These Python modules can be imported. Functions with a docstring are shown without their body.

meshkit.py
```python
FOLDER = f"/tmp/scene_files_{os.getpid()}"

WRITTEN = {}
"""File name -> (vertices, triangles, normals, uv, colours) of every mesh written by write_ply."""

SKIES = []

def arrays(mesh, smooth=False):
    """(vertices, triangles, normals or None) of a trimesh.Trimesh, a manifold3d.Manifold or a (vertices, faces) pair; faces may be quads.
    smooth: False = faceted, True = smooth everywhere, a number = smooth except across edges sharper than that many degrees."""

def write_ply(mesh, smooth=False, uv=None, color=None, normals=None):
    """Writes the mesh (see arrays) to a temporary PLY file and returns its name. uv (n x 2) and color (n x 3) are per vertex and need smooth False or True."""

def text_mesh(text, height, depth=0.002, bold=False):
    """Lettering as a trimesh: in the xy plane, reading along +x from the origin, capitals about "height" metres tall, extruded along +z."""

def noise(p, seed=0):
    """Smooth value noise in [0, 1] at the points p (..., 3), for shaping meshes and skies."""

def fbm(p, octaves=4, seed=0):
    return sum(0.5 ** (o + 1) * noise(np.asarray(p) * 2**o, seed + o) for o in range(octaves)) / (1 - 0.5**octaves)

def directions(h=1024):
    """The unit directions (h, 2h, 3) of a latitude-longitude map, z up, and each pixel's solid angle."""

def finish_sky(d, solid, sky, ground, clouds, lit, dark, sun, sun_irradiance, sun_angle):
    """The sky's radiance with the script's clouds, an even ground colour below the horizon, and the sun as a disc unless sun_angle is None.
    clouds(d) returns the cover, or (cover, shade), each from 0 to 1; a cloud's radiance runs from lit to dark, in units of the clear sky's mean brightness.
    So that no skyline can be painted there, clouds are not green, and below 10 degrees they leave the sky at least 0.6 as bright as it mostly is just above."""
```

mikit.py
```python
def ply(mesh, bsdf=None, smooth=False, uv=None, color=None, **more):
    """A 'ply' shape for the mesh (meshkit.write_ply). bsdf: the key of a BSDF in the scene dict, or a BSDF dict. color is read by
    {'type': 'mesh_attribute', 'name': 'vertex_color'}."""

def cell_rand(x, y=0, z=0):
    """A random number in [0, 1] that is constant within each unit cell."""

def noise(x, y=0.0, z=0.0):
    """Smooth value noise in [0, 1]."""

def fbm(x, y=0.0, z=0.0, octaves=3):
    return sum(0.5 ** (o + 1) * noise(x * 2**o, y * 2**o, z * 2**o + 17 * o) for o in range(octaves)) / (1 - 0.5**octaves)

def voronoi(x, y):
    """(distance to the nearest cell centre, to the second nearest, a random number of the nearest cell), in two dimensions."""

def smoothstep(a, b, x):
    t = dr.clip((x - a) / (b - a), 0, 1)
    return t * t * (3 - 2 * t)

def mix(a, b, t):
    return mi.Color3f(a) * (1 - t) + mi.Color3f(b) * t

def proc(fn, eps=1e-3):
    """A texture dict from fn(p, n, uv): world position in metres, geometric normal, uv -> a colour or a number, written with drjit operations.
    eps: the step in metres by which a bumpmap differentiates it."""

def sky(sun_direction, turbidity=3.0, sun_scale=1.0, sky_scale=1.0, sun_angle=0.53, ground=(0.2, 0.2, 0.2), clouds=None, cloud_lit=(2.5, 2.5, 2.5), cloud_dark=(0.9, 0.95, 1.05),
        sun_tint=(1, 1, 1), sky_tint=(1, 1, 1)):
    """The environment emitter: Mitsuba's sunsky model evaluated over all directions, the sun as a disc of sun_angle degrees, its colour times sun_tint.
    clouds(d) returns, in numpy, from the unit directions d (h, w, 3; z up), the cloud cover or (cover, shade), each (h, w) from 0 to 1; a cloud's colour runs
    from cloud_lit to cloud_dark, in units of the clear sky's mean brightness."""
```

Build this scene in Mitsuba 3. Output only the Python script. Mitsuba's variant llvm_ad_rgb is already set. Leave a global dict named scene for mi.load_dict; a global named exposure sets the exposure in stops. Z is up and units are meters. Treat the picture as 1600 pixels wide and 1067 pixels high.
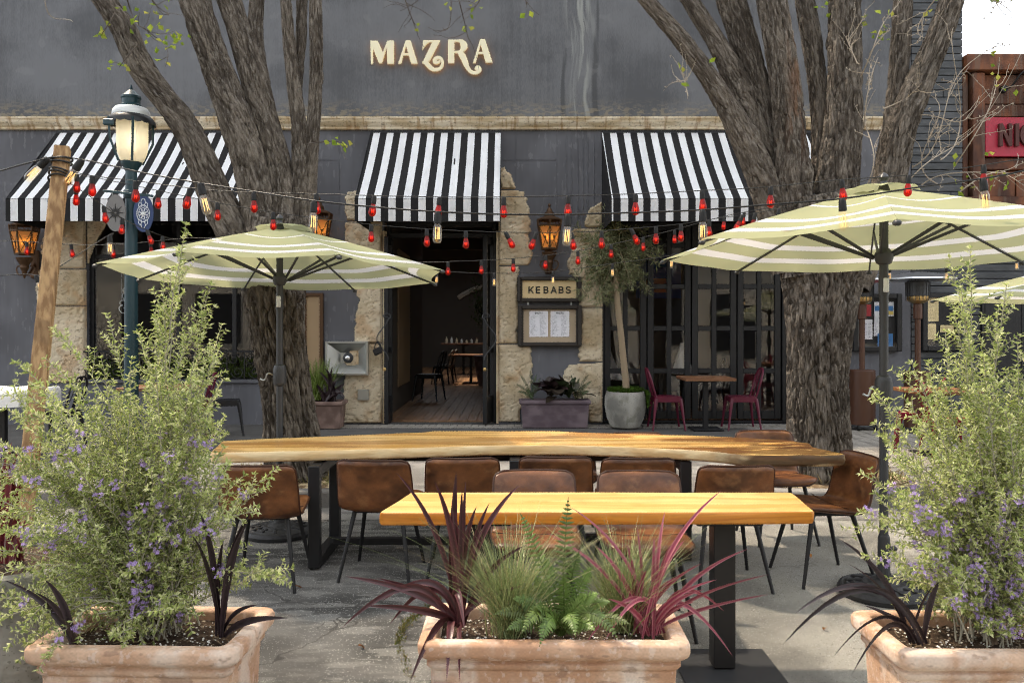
import math, random
import numpy as np, trimesh, shapely
from shapely.geometry import Polygon, Point
import drjit as dr, mitsuba as mi
import mikit, meshkit
from mikit import proc, fbm, noise, voronoi, cell_rand, smoothstep, mix
from scipy.interpolate import CubicSpline

T4 = mi.ScalarTransform4f
scene, labels = {}, {}
rng = np.random.default_rng(7)
random.seed(7)

# ---------------------------------------------------------------- camera, sky, exposure
FPX, CXP, HYP, EYE = 1280.0, 800.0, 510.0, 1.6      # focal length and principal point, in pixels of a 1600 x 1067 picture
scene['camera'] = {'type': 'perspective', 'fov': 2 * math.degrees(math.atan(800 / FPX)), 'fov_axis': 'x',
                   'principal_point_offset_y': (533.5 - HYP) / 1067.0,
                   'near_clip': 0.05, 'far_clip': 500.0,
                   'to_world': T4().look_at(origin=[0, 0, EYE], target=[0, 1, EYE], up=[0, 0, 1])}
exposure = 3.62
SUN = (-0.42, 0.30, 0.86)
def cloud_cover(d):
    n = meshkit.fbm(d * [2.2, 2.2, 4.0] + 5.0, 4, 3)
    return np.clip(0.84 + 0.4 * (n - 0.5), 0, 1), np.clip(0.35 + 0.9 * (n - 0.5), 0, 1)
scene['sky'] = mikit.sky(SUN, turbidity=3.0, sun_scale=0.29, sun_angle=3.0, clouds=cloud_cover, cloud_lit=(1.9, 1.9, 1.88), cloud_dark=(1.25, 1.25, 1.25), sky_tint=(1.0, .96, .91))

# ---------------------------------------------------------------- helpers
def WP(px, py, d):
    """the point d metres in front of the lens that stands at this place of the photograph"""
    return np.array([(px - CXP) * d / FPX, d, EYE - (py - HYP) * d / FPX])
def GX(px, d): return (px - CXP) * d / FPX
def GZ(py, d): return EYE - (py - HYP) * d / FPX

def uniq(k, store):
    if k not in store: return k
    i = 1
    while f'{k}_{i:03d}' in store: i += 1
    return f'{k}_{i:03d}'

class Thing:
    """a thing whose parts are entries of the scene; proto=True keeps them aside to be placed several times"""
    def __init__(self, name, label=None, cat=None, group=None, kind=None, proto=False):
        self.proto = {} if proto else None
        if proto: self.key = name; return
        self.key = uniq(name, ALLKEYS); ALLKEYS[self.key] = 1
        L = {}
        if label: L['label'] = label
        if cat: L['category'] = cat
        if group: L['group'] = group
        if kind: L['kind'] = kind
        labels[self.key] = L
    def part(self, name, mesh, bsdf, smooth=30, under=None, label=None, kind=None, **kw):
        store = scene if self.proto is None else self.proto
        base = (under if under else (self.key if self.proto is None else 'P')) + '__' + name
        k = uniq(base, store)
        if isinstance(mesh, MB): mesh = mesh.mesh()
        store[k] = mikit.ply(mesh, bsdf, smooth, **kw)
        if label or kind:
            L = {}
            if label: L['label'] = label
            if kind: L['kind'] = kind
            (labels if self.proto is None else self.plabels)[k] = L
        return k
    plabels = {}
    def place(self, M, label, cat, group=None, name=None):
        t = Thing(name or self.key, label, cat, group)
        for k, d in self.proto.items():
            scene[t.key + k[1:]] = {**d, 'to_world': M}
            if k in self.plabels: labels[t.key + k[1:]] = self.plabels[k]
        return t
ALLKEYS = {}

def whole(name, mesh, bsdf, label, cat=None, smooth=30, group=None, kind=None, **kw):
    k = uniq(name, ALLKEYS); ALLKEYS[k] = 1
    if isinstance(mesh, MB): mesh = mesh.mesh()
    scene[k] = mikit.ply(mesh, bsdf, smooth, **kw)
    L = {}
    if label: L['label'] = label
    if cat: L['category'] = cat
    if group: L['group'] = group
    if kind: L['kind'] = kind
    labels[k] = L
    return k

def M4(loc=(0, 0, 0), rz=0, s=1, rx=0, ry=0):
    return T4().translate(list(map(float, loc))).rotate([0, 0, 1], rz).rotate([1, 0, 0], rx).rotate([0, 1, 0], ry).scale(s)
def RZ(a):
    a = math.radians(a); c, s = math.cos(a), math.sin(a)
    return np.array([[c, -s, 0], [s, c, 0], [0, 0, 1.0]])
def RX(a):
    a = math.radians(a); c, s = math.cos(a), math.sin(a)
    return np.array([[1, 0, 0], [0, c, -s], [0, s, c]])
def RY(a):
    a = math.radians(a); c, s = math.cos(a), math.sin(a)
    return np.array([[c, 0, s], [0, 1, 0], [-s, 0, c]])

_CH = {}
def chamfer_box(sx, sy, sz, b):
    b = min(b, .45 * min(sx, sy, sz))
    hx, hy, hz = sx / 2, sy / 2, sz / 2
    P = []
    for x in (-1, 1):
        for y in (-1, 1):
            for z in (-1, 1):
                P += [(x * hx, y * (hy - b), z * (hz - b)), (x * (hx - b), y * hy, z * (hz - b)), (x * (hx - b), y * (hy - b), z * hz)]
    if 'f' not in _CH:
        Q = []
        for x in (-1, 1):
            for y in (-1, 1):
                for z in (-1, 1):
                    Q += [(x, y * .8, z * .8), (x * .8, y, z * .8), (x * .8, y * .8, z)]
        Q = np.array(Q)
        h = trimesh.convex.convex_hull(Q)
        idx = [int(np.argmin(((Q - v) ** 2).sum(1))) for v in h.vertices]
        _CH['f'] = np.array(idx)[h.faces]
    return np.array(P), _CH['f']

def catmull(pts, n):
    pts = np.asarray(pts, float)
    if len(pts) < 3:
        t = np.linspace(0, 1, n)[:, None]
        return pts[0] * (1 - t) + pts[-1] * t
    d = np.concatenate([[0], np.cumsum(np.linalg.norm(np.diff(pts[:, :3], axis=0), axis=1) + 1e-9)])
    return CubicSpline(d, pts)(np.linspace(0, d[-1], n))

def frames(p):
    t = np.gradient(p, axis=0)
    t /= np.linalg.norm(t, axis=1, keepdims=True) + 1e-12
    a = np.cross(t[0], [0, 0, 1.0] if abs(t[0][2]) < .9 else [1.0, 0, 0]); a /= np.linalg.norm(a)
    A = [a]
    for i in range(1, len(p)):
        a = A[-1] - t[i] * (A[-1] @ t[i]); a /= np.linalg.norm(a) + 1e-12
        A.append(a)
    A = np.array(A)
    return t, A, np.cross(t, A)

class MB:
    """collects pieces of one mesh"""
    def __init__(self): self.v, self.f, self.n, self.c, self.u = [], [], 0, [], []
    def add(self, v, f, M=None, loc=None, col=None, uv=None):
        v = np.asarray(v, float); f = np.asarray(f, int)
        if f.shape[1] == 4: f = np.vstack([f[:, [0, 1, 2]], f[:, [0, 2, 3]]])
        if M is not None: v = v @ np.asarray(M).T
        if loc is not None: v = v + np.asarray(loc, float)
        self.v.append(v); self.f.append(f + self.n); self.n += len(v)
        if col is not None: self.c.append(np.broadcast_to(np.asarray(col, float), (len(v), 3)))
        if uv is not None: self.u.append(np.asarray(uv, float))
        return self
    def mesh(self): return np.vstack(self.v), np.vstack(self.f)
    def col(self): return np.vstack(self.c)
    def uv(self): return np.vstack(self.u)
    def box(self, c, s, b=0.004, M=None):
        v, f = chamfer_box(*s, b)
        return self.add(v, f, M, c)
    def bar(self, a, b, w, h=None, bev=.002, up=(0, 0, 1)):
        a, b = np.asarray(a, float), np.asarray(b, float); h = h or w
        L = np.linalg.norm(b - a); y = (b - a) / L
        up = np.asarray(up, float)
        if abs(up @ y) > .97: up = np.array([0, 1.0, 0]) if abs(y[1]) < .9 else np.array([1.0, 0, 0])
        x = np.cross(y, up); x /= np.linalg.norm(x); z = np.cross(x, y)
        v, f = chamfer_box(w, L, h, bev)
        return self.add(v, f, np.stack([x, y, z], 1), (a + b) / 2)
    def tube(self, pts, r, sides=8, caps=True, col=None):
        p = np.asarray(pts, float); n = len(p)
        r = np.broadcast_to(np.asarray(r, float), (n,))
        t, A, B = frames(p)
        th = np.arange(sides) * 2 * np.pi / sides
        v = p[:, None] + r[:, None, None] * (np.cos(th)[None, :, None] * A[:, None] + np.sin(th)[None, :, None] * B[:, None])
        i, j = np.meshgrid(np.arange(n - 1), np.arange(sides), indexing='ij'); j2 = (j + 1) % sides
        q = np.stack([i * sides + j, i * sides + j2, (i + 1) * sides + j2, (i + 1) * sides + j], -1).reshape(-1, 4)
        f = [q[:, [0, 1, 2]], q[:, [0, 2, 3]]]
        v = v.reshape(-1, 3)
        if caps:
            v = np.vstack([v, p[:1], p[-1:]]); k = n * sides; j = np.arange(sides)
            f.append(np.stack([np.full(sides, k), (j + 1) % sides, j], 1))
            f.append(np.stack([np.full(sides, k + 1), (n - 1) * sides + j, (n - 1) * sides + (j + 1) % sides], 1))
        return self.add(v, np.vstack(f), col=col)
    def curve(self, pts, r, n=20, sides=6):
        c = catmull(pts, n)
        if np.ndim(r): r = np.interp(np.linspace(0, 1, n), np.linspace(0, 1, len(r)), r)
        return self.tube(c, r, sides)
    def lathe(self, prof, loc=(0, 0, 0), n=24, M=None):
        prof = np.asarray(prof, float); m = len(prof)
        th = np.arange(n) * 2 * np.pi / n
        v = np.stack([prof[:, 0][:, None] * np.cos(th), prof[:, 0][:, None] * np.sin(th), np.broadcast_to(prof[:, 1][:, None], (m, n))], -1).reshape(-1, 3)
        i, j = np.meshgrid(np.arange(m - 1), np.arange(n), indexing='ij'); j2 = (j + 1) % n
        q = np.stack([i * n + j, i * n + j2, (i + 1) * n + j2, (i + 1) * n + j], -1).reshape(-1, 4)
        return self.add(v, q, M, loc)
    def prism(self, poly, d, M=None, loc=None):
        """a shapely polygon in xy, extruded along z"""
        for g in getattr(poly, 'geoms', [poly]):
            m = trimesh.creation.extrude_polygon(g, d, engine='earcut')
            self.add(m.vertices, m.faces, M, loc)
        return self
    def grid(self, P, col=None, uv=None):
        a, b = P.shape[:2]
        i, j = np.meshgrid(np.arange(a - 1), np.arange(b - 1), indexing='ij')
        q = np.stack([i * b + j, (i + 1) * b + j, (i + 1) * b + j + 1, i * b + j + 1], -1).reshape(-1, 4)
        return self.add(P.reshape(-1, 3), q, col=col, uv=uv)
XZ = np.array([[1, 0, 0], [0, 0, -1.0], [0, 1.0, 0]])     # polygon's y becomes height, its extrusion comes towards the camera (-y)

def fpoly(pts, d):
    """a polygon given in picture pixels, on the upright plane d metres away"""
    return Polygon([(GX(a, d), GZ(b, d)) for a, b in pts]).buffer(0)

def rough_block(poly, y0, proud, step=.016, amp=.012, seed=0, edge=.03):
    """a rough hewn stone slab on the plane y=y0, standing proud towards the camera"""
    x0, z0, x1, z1 = poly.bounds
    xs = np.arange(x0 - step, x1 + 2 * step, step); zs = np.arange(z0 - step, z1 + 2 * step, step)
    X, Z = np.meshgrid(xs, zs, indexing='ij')
    pts = shapely.points(X, Z)
    ins = shapely.contains(poly, pts)
    dist = shapely.distance(pts, poly.exterior)
    q = np.stack([X, Z, 0 * X], -1)
    n1 = meshkit.fbm(q * 7, 3, seed); n2 = meshkit.fbm(q * [26, 38, 1], 2, seed + 5)
    pit = np.clip((n2 - .6) * 4, 0, 1)
    h = proud + amp * 1.6 * (n1 - .5) - amp * 1.3 * pit
    h = np.where(ins, np.maximum(h * np.clip(.35 + dist / edge, 0, 1) ** .5, .004), 0)
    V = np.stack([X, y0 - h, Z], -1); V[..., 1] = np.where(ins, V[..., 1], y0 + .01)
    keep = ins[:-1, :-1] | ins[1:, :-1] | ins[1:, 1:] | ins[:-1, 1:]
    b = V.shape[1]
    i, j = np.nonzero(keep)
    f = np.stack([i * b + j, (i + 1) * b + j, (i + 1) * b + j + 1, i * b + j + 1], -1)
    used = np.unique(f); re = np.full(V.shape[0] * b, -1); re[used] = np.arange(len(used))
    return V.reshape(-1, 3)[used], re[f]

def ragged(pts, d, amp=3.0, step=5.0, seed=0):
    """pixel polygon with a broken outline"""
    r = np.random.default_rng(seed); out = []
    n = len(pts)
    for k in range(n):
        a, b = np.array(pts[k], float), np.array(pts[(k + 1) % n], float)
        rough = len(pts[k]) > 2
        a, b = a[:2], b[:2]
        L = np.linalg.norm(b - a); m = max(1, int(L / step)) if rough else 1
        nrm = np.array([-(b - a)[1], (b - a)[0]]) / (L + 1e-9)
        for i in range(m):
            o = amp * (r.random() - .5) * 2 if (rough and i) else 0
            out.append(a + (b - a) * i / m + nrm * o)
    return fpoly(out, d)

def leaf_quads(P, D, N, L, W, col, fold=.25):
    """many leaves at once: base points P, directions D, normals N, lengths L, widths W -> folded diamonds"""
    n = len(P)
    D = D / (np.linalg.norm(D, axis=1, keepdims=True) + 1e-9)
    S = np.cross(D, N); S /= np.linalg.norm(S, axis=1, keepdims=True) + 1e-9
    U = np.cross(S, D)
    L = np.broadcast_to(L, (n,))[:, None]; W = np.broadcast_to(W, (n,))[:, None]
    b, t = P, P + D * L - U * L * .12
    m = P + D * L * .5
    l, r = m + S * W * .5 + U * W * fold, m - S * W * .5 + U * W * fold
    v = np.stack([b, r, t, l], 1).reshape(-1, 3)
    k = np.arange(n)[:, None] * 4
    f = np.vstack([np.hstack([k, k + 1, k + 2]), np.hstack([k, k + 2, k + 3])])
    return v, f, np.repeat(col, 4, axis=0)
# ---------------------------------------------------------------- materials
def rgb(c): return {'type': 'rgb', 'value': list(c)}
def two(d): return {'type': 'twosided', 'b': d}
def pr(c, rough=.6, **k):
    return {'type': 'principled', 'base_color': c if isinstance(c, dict) else rgb(c), 'roughness': rough, 'specular': k.pop('specular', .4), **k}
def mat(name, d):
    if d['type'] in ('principled', 'bumpmap'): d = two(d)
    scene['material_' + name] = d; return 'material_' + name
def bump(d, fn, scale, eps=.002): return {'type': 'bumpmap', 'scale': scale, 't': proc(fn, eps), 'b': d}

def f_plaster(p, n, uv):
    big = fbm(p.x * 1.0 + 3, p.z * 1.3, 1.0, 5)
    streak = fbm(p.x * 26, p.z * 1.1, 5.0, 3)
    grain = noise(p.x * 110, p.z * 30)
    t = smoothstep(.3, .72, .76 * big + .13 * streak + .11 * grain)
    c = mix((.078, .081, .088), (.142, .146, .156), t)
    wob = .09 * (fbm(p.z * 1.6, 7.0, 0, 2) - .5)
    run = smoothstep(.30, .05, dr.abs(p.x - 1.0 + wob)) * smoothstep(.40, .68, fbm(p.x * 17 + 2.5 * fbm(p.x * 2, p.z * 2.2, 1.0, 2), p.z * 1.4, 2.0, 4)) * smoothstep(4.68, 4.74, p.z)
    c = mix(c, (.30, .31, .29), run * .8)
    edge = smoothstep(.06, .02, dr.abs(dr.abs(p.x - 1.0 + wob) - .24)) * smoothstep(.4, .6, fbm(p.x * 9, p.z * .8, 4.0, 2)) * smoothstep(4.68, 4.74, p.z)
    c = mix(c, (.045, .047, .05), edge * .7)
    white = smoothstep(.63, .75, fbm(p.x * 6 + 9, p.z * 5, 1.0, 4)) * smoothstep(.45, .6, big)
    c = mix(c, (.20, .203, .207), white * .25)
    dep = smoothstep(.44, .66, fbm(p.x * 17, p.z * 42, 3.0, 4)) * smoothstep(5.02, 4.74, p.z) * smoothstep(4.68, 4.72, p.z)
    return mix(c, (.25, .21, .14), dep * .6)
def f_plaster_h(p, n, uv): return fbm(p.x * 70, p.z * 26, 1.0, 3) + .8 * fbm(p.x * 9, p.z * 7, 4.0, 3)
mat('plaster', bump(pr(proc(f_plaster), .7), f_plaster_h, .006))

def f_lowwall(p, n, uv):
    big = fbm(p.x * 1.4 + 7, p.z * 1.1, 1.0, 4)
    c = mix((.088, .089, .099), (.128, .131, .146), smoothstep(.3, .7, .85 * big + .15 * fbm(p.x * 22, p.z * 2, 0, 3)))
    sc = smoothstep(.66, .76, fbm(p.x * 20, p.z * 7, 2.0, 3))
    return mix(c, (.19, .19, .2), sc * .4)
mat('low_wall', pr(proc(f_lowwall), .7))

def f_stone(p, n, uv):
    big = fbm(p.x * 2.6 + 1, p.z * 2.6, p.y * 2, 4)
    c = mix((.47, .375, .235), (.63, .54, .39), smoothstep(.3, .66, big))
    och = smoothstep(.5, .68, fbm(p.x * 4.4 + 9, p.z * 3.6, p.y * 4, 4))
    c = mix(c, (.44, .27, .13), och * .55)
    pits = smoothstep(.64, .74, fbm(p.x * 34, p.z * 48, p.y * 30, 2))
    c = mix(c, (.25, .19, .12), pits * .6)
    return c * (.9 + .2 * noise(p.x * 140, p.z * 140, p.y * 140))
def f_stone_h(p, n, uv): return fbm(p.x * 42, p.z * 60, p.y * 42, 3)
mat('stone', bump(pr(proc(f_stone), .85), f_stone_h, .010))

def f_cornice(p, n, uv):
    c = mix((.50, .40, .25), (.70, .62, .47), smoothstep(.35, .65, fbm(p.x * 3, p.z * 20, 1.0, 4)))
    drip = smoothstep(.52, .72, fbm(p.x * 26, p.z * 4, 5.0, 3))
    c = mix(c, (.32, .19, .08), drip * .7)
    return mix(c, (.12, .1, .08), smoothstep(.63, .72, fbm(p.x * 50, p.z * 60, p.y * 50, 2)) * .6)
mat('cornice', pr(proc(f_cornice), .8))

def f_street(p, n, uv):
    w = fbm(p.x * .9, p.y * .9, 3.0, 3)
    side = smoothstep(-.7, 1.0, p.x + 1.4 * (w - .5))
    asph = mix((.045, .044, .041), (.105, .102, .095), smoothstep(.3, .7, fbm(p.x * 2.1, p.y * 3.4, 1.0, 4)))
    wear = smoothstep(.5, .64, fbm(p.x * 5, p.y * 17, 8.0, 4))
    asph = mix(asph, (.20, .195, .18), wear * .62)
    conc = mix((.165, .158, .14), (.27, .26, .23), smoothstep(.3, .7, fbm(p.x * 2.4, p.y * 2.4, 2.0, 4)))
    c = mix(asph, conc, side)
    sp = cell_rand(p.x * 190, p.y * 190)
    c = mix(c, (.46, .45, .42), smoothstep(.93, .96, sp) * .55)
    c = mix(c, (.035, .034, .032), smoothstep(.07, .04, sp) * .55)
    stain = smoothstep(.6, .7, fbm(p.x * 1.6 + 4, p.y * 1.3, 9.0, 4))
    c = mix(c, (.07, .066, .06), stain * .5)
    d1, d2, r = voronoi(p.x * .8 + .25 * fbm(p.x * 5, p.y * 5, 1.0, 3), p.y * .8 + .25 * fbm(p.x * 5, p.y * 5, 7.0, 3))
    return mix(c, (.03, .028, .025), smoothstep(.010, .003, d2 - d1) * mix((.8, .8, .8), (.25, .25, .25), side).x)
def f_street_h(p, n, uv): return .6 * noise(p.x * 160, p.y * 160) + .4 * noise(p.x * 60, p.y * 60)
mat('street', bump(pr(proc(f_street), .85, specular=.3), f_street_h, .006))

def f_walk(p, n, uv):
    c = mix((.13, .122, .112), (.215, .205, .19), smoothstep(.3, .7, fbm(p.x * 1.8, p.y * 1.8, 4.0, 4)))
    c = mix(c, (.085, .08, .074), smoothstep(.55, .68, fbm(p.x * 3, p.y * 5, 1.0, 4)) * .7)
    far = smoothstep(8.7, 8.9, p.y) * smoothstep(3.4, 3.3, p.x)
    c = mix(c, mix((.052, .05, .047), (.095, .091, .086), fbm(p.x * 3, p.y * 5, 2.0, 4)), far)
    return c * (.86 + .28 * noise(p.x * 120, p.y * 120, p.z * 120))
mat('walk', pr(proc(f_walk), .85))
def f_paver(p, n, uv):
    t = cell_rand(dr.floor(p.x / .1), dr.floor(p.y / .21))
    c = mix((.165, .153, .135), (.29, .27, .238), .4 * t + .6 * fbm(p.x * 5, p.y * 5, 2.0, 3))
    return c * (.85 + .3 * noise(p.x * 130, p.y * 130, p.z * 130))
mat('paver', pr(proc(f_paver), .85))
def f_dirt(p, n, uv):
    c = mix((.16, .11, .065), (.48, .38, .24), smoothstep(.35, .65, fbm(p.x * 20, p.y * 20, 1.0, 4)))
    return mix(c, (.17, .18, .07), smoothstep(.58, .66, fbm(p.x * 6, p.y * 6, 5.0, 3)) * .7)
mat('dirt', pr(proc(f_dirt), .95, specular=.1))
def f_soil(p, n, uv):
    c = mix((.018, .012, .008), (.075, .05, .034), fbm(p.x * 60, p.y * 60, p.z * 60, 3))
    return mix(c, (.28, .24, .18), smoothstep(.9, .94, cell_rand(p.x * 150, p.y * 150, p.z * 150)) * .7)
mat('soil', pr(proc(f_soil), .95, specular=.1))

def f_terra(p, n, uv):
    big = fbm(p.x * 5, p.z * 7, p.y * 5, 4)
    c = mix((.44, .255, .155), (.58, .405, .285), smoothstep(.3, .68, big))
    ef = smoothstep(.5, .72, fbm(p.x * 9 + 4, p.z * 5, p.y * 9, 4))
    c = mix(c, (.66, .56, .47), ef * .75)
    dk = smoothstep(.62, .72, fbm(p.x * 16, p.z * 34, p.y * 16, 3))
    c = mix(c, (.24, .145, .10), dk * .5)
    salt = smoothstep(.58, .70, fbm(p.x * 62 + 3, p.z * 46, p.y * 62, 4))
    c = mix(c, (.68, .60, .53), salt * .35)
    return c * (.9 + .2 * noise(p.x * 150, p.y * 150, p.z * 150))
mat('terracotta', pr(proc(f_terra), .72, specular=.3))
def f_concpot(p, n, uv):
    c = mix((.19, .185, .165), (.36, .35, .31), smoothstep(.3, .7, fbm(p.x * 6, p.z * 4, p.y * 6, 4)))
    c = mix(c, (.15, .15, .11), smoothstep(.56, .7, fbm(p.x * 13, p.z * 9, p.y * 13, 3)) * .5)
    return mix(c, (.10, .095, .08), smoothstep(.66, .76, fbm(p.x * 95, p.z * 95, p.y * 95, 2)) * .5)
def f_concpot_h(p, n, uv): return fbm(p.x * 50, p.z * 50, p.y * 50, 3)
mat('concrete_pot', bump(pr(proc(f_concpot), .85), f_concpot_h, .006))
def f_mauve(p, n, uv):
    c = mix((.10, .072, .085), (.17, .13, .145), smoothstep(.3, .7, fbm(p.x * 6, p.z * 10, p.y * 6, 4)))
    return c
mat('mauve_planter', pr(proc(f_mauve), .6))
def f_brownpot(p, n, uv): return mix((.12, .075, .06), (.22, .15, .125), smoothstep(.3, .7, fbm(p.x * 7, p.z * 7, p.y * 7, 4)))
mat('brown_planter', pr(proc(f_brownpot), .7))

def grain(x, y, z, a=1.0):
    w = fbm(x * .9, y * 2.2, z * 2, 3)
    return fbm(x * 1.3, y * 22 + 7 * w, z * 18, 4), fbm(x * 5, y * 120 + 26 * w, z * 80, 2), w
def f_slab(p, n, uv):
    g, fine, w = grain(p.x, p.y, p.z)
    c = mix((.60, .31, .08), (.82, .53, .20), smoothstep(.3, .68, g))
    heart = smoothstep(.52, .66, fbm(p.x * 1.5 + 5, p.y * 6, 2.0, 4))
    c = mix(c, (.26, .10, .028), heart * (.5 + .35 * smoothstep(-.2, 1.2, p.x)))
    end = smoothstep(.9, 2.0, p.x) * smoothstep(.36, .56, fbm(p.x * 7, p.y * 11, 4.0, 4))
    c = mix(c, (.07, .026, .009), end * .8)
    return c * (.88 + .24 * fine)
mat('slab_top', pr(proc(f_slab), .24, specular=.55))
def f_sap(p, n, uv):
    g, fine, w = grain(p.x, p.z * 1.3, p.y)
    c = mix((.72, .50, .24), (.86, .69, .40), smoothstep(.3, .68, g))
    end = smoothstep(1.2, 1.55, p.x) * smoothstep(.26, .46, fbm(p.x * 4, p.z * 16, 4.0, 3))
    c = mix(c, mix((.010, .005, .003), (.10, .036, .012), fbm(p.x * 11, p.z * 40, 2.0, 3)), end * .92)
    return c * (.85 + .3 * fine)
mat('slab_edge', pr(proc(f_sap), .5, specular=.35))
def f_pine(p, n, uv):
    g, fine, w = grain(p.x * .8, p.y * .8, p.z)
    c = mix((.58, .315, .095), (.71, .455, .18), smoothstep(.25, .72, g))
    c = mix(c, (.5, .25, .06), smoothstep(.62, .72, fbm(p.x * 3, p.y * 9, 4.0, 3)) * .4)
    knot = smoothstep(.045, .02, dr.sqrt(dr.square((p.x - .12) * .5) + dr.square(p.y - 3.86)))
    return mix(c, (.42, .2, .05), knot * .4) * (.88 + .24 * fine)
mat('pine_top', pr(proc(f_pine), .28, specular=.5))
def f_pinee(p, n, uv):
    g, fine, w = grain(p.x, p.z * 1.4, p.y)
    return mix((.52, .185, .022), (.66, .28, .045), smoothstep(.3, .7, g)) * (.85 + .3 * fine)
mat('pine_edge', pr(proc(f_pinee), .3, specular=.5))
def f_post(p, n, uv):
    g = fbm(p.x * 55, p.z * 2.2, p.y * 55, 4)
    c = mix((.20, .11, .045), (.40, .255, .12), smoothstep(.3, .7, g))
    kn = smoothstep(.62, .7, fbm(p.x * 9, p.z * 5, p.y * 9, 3))
    return mix(c, (.14, .08, .035), kn * .6)
mat('post_wood', pr(proc(f_post), .7))
def f_tablewood(p, n, uv):
    g = fbm(p.x * 3, p.y * 40, p.z * 20, 4)
    return mix((.13, .055, .025), (.27, .13, .06), smoothstep(.3, .7, g))
mat('bistro_wood', pr(proc(f_tablewood), .4))
def f_floorwood(p, n, uv):
    g = fbm(p.x * 30, p.y * 2, p.z, 4)
    return mix((.17, .085, .04), (.32, .18, .095), g) * (.75 + .5 * cell_rand(p.x / .14, 0, 0))
mat('floor_wood', pr(proc(f_floorwood), .35))

def f_leather(p, n, uv):
    m = fbm(p.x * 9, p.y * 9, p.z * 9, 4)
    c = mix((.052, .018, .0065), (.205, .078, .027), smoothstep(.2, .8, m))
    c = mix(c, (.34, .165, .07), smoothstep(.55, .78, fbm(p.x * 13 + 4, p.y * 13, p.z * 13, 4)) * .4)
    return c * (.88 + .24 * noise(p.x * 220, p.y * 220, p.z * 220))
def f_leather_h(p, n, uv): return noise(p.x * 260, p.y * 260, p.z * 260) + 2.5 * fbm(p.x * 16, p.y * 16, p.z * 16, 2)
mat('leather', two(bump(pr(proc(f_leather), .33, specular=.5), f_leather_h, .0012)))
mat('piping', pr((.05, .018, .007), .45))
mat('black_metal', pr((.012, .012, .013), .45))
mat('grey_metal', pr((.035, .037, .04), .4, specular=.5))
mat('frame_black', pr((.012, .0125, .014), .4))
def f_rubbase(p, n, uv): return mix((.012, .012, .013), (.04, .04, .042), fbm(p.x * 30, p.y * 30, p.z * 30, 3))
mat('resin_base', pr(proc(f_rubbase), .55))
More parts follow.
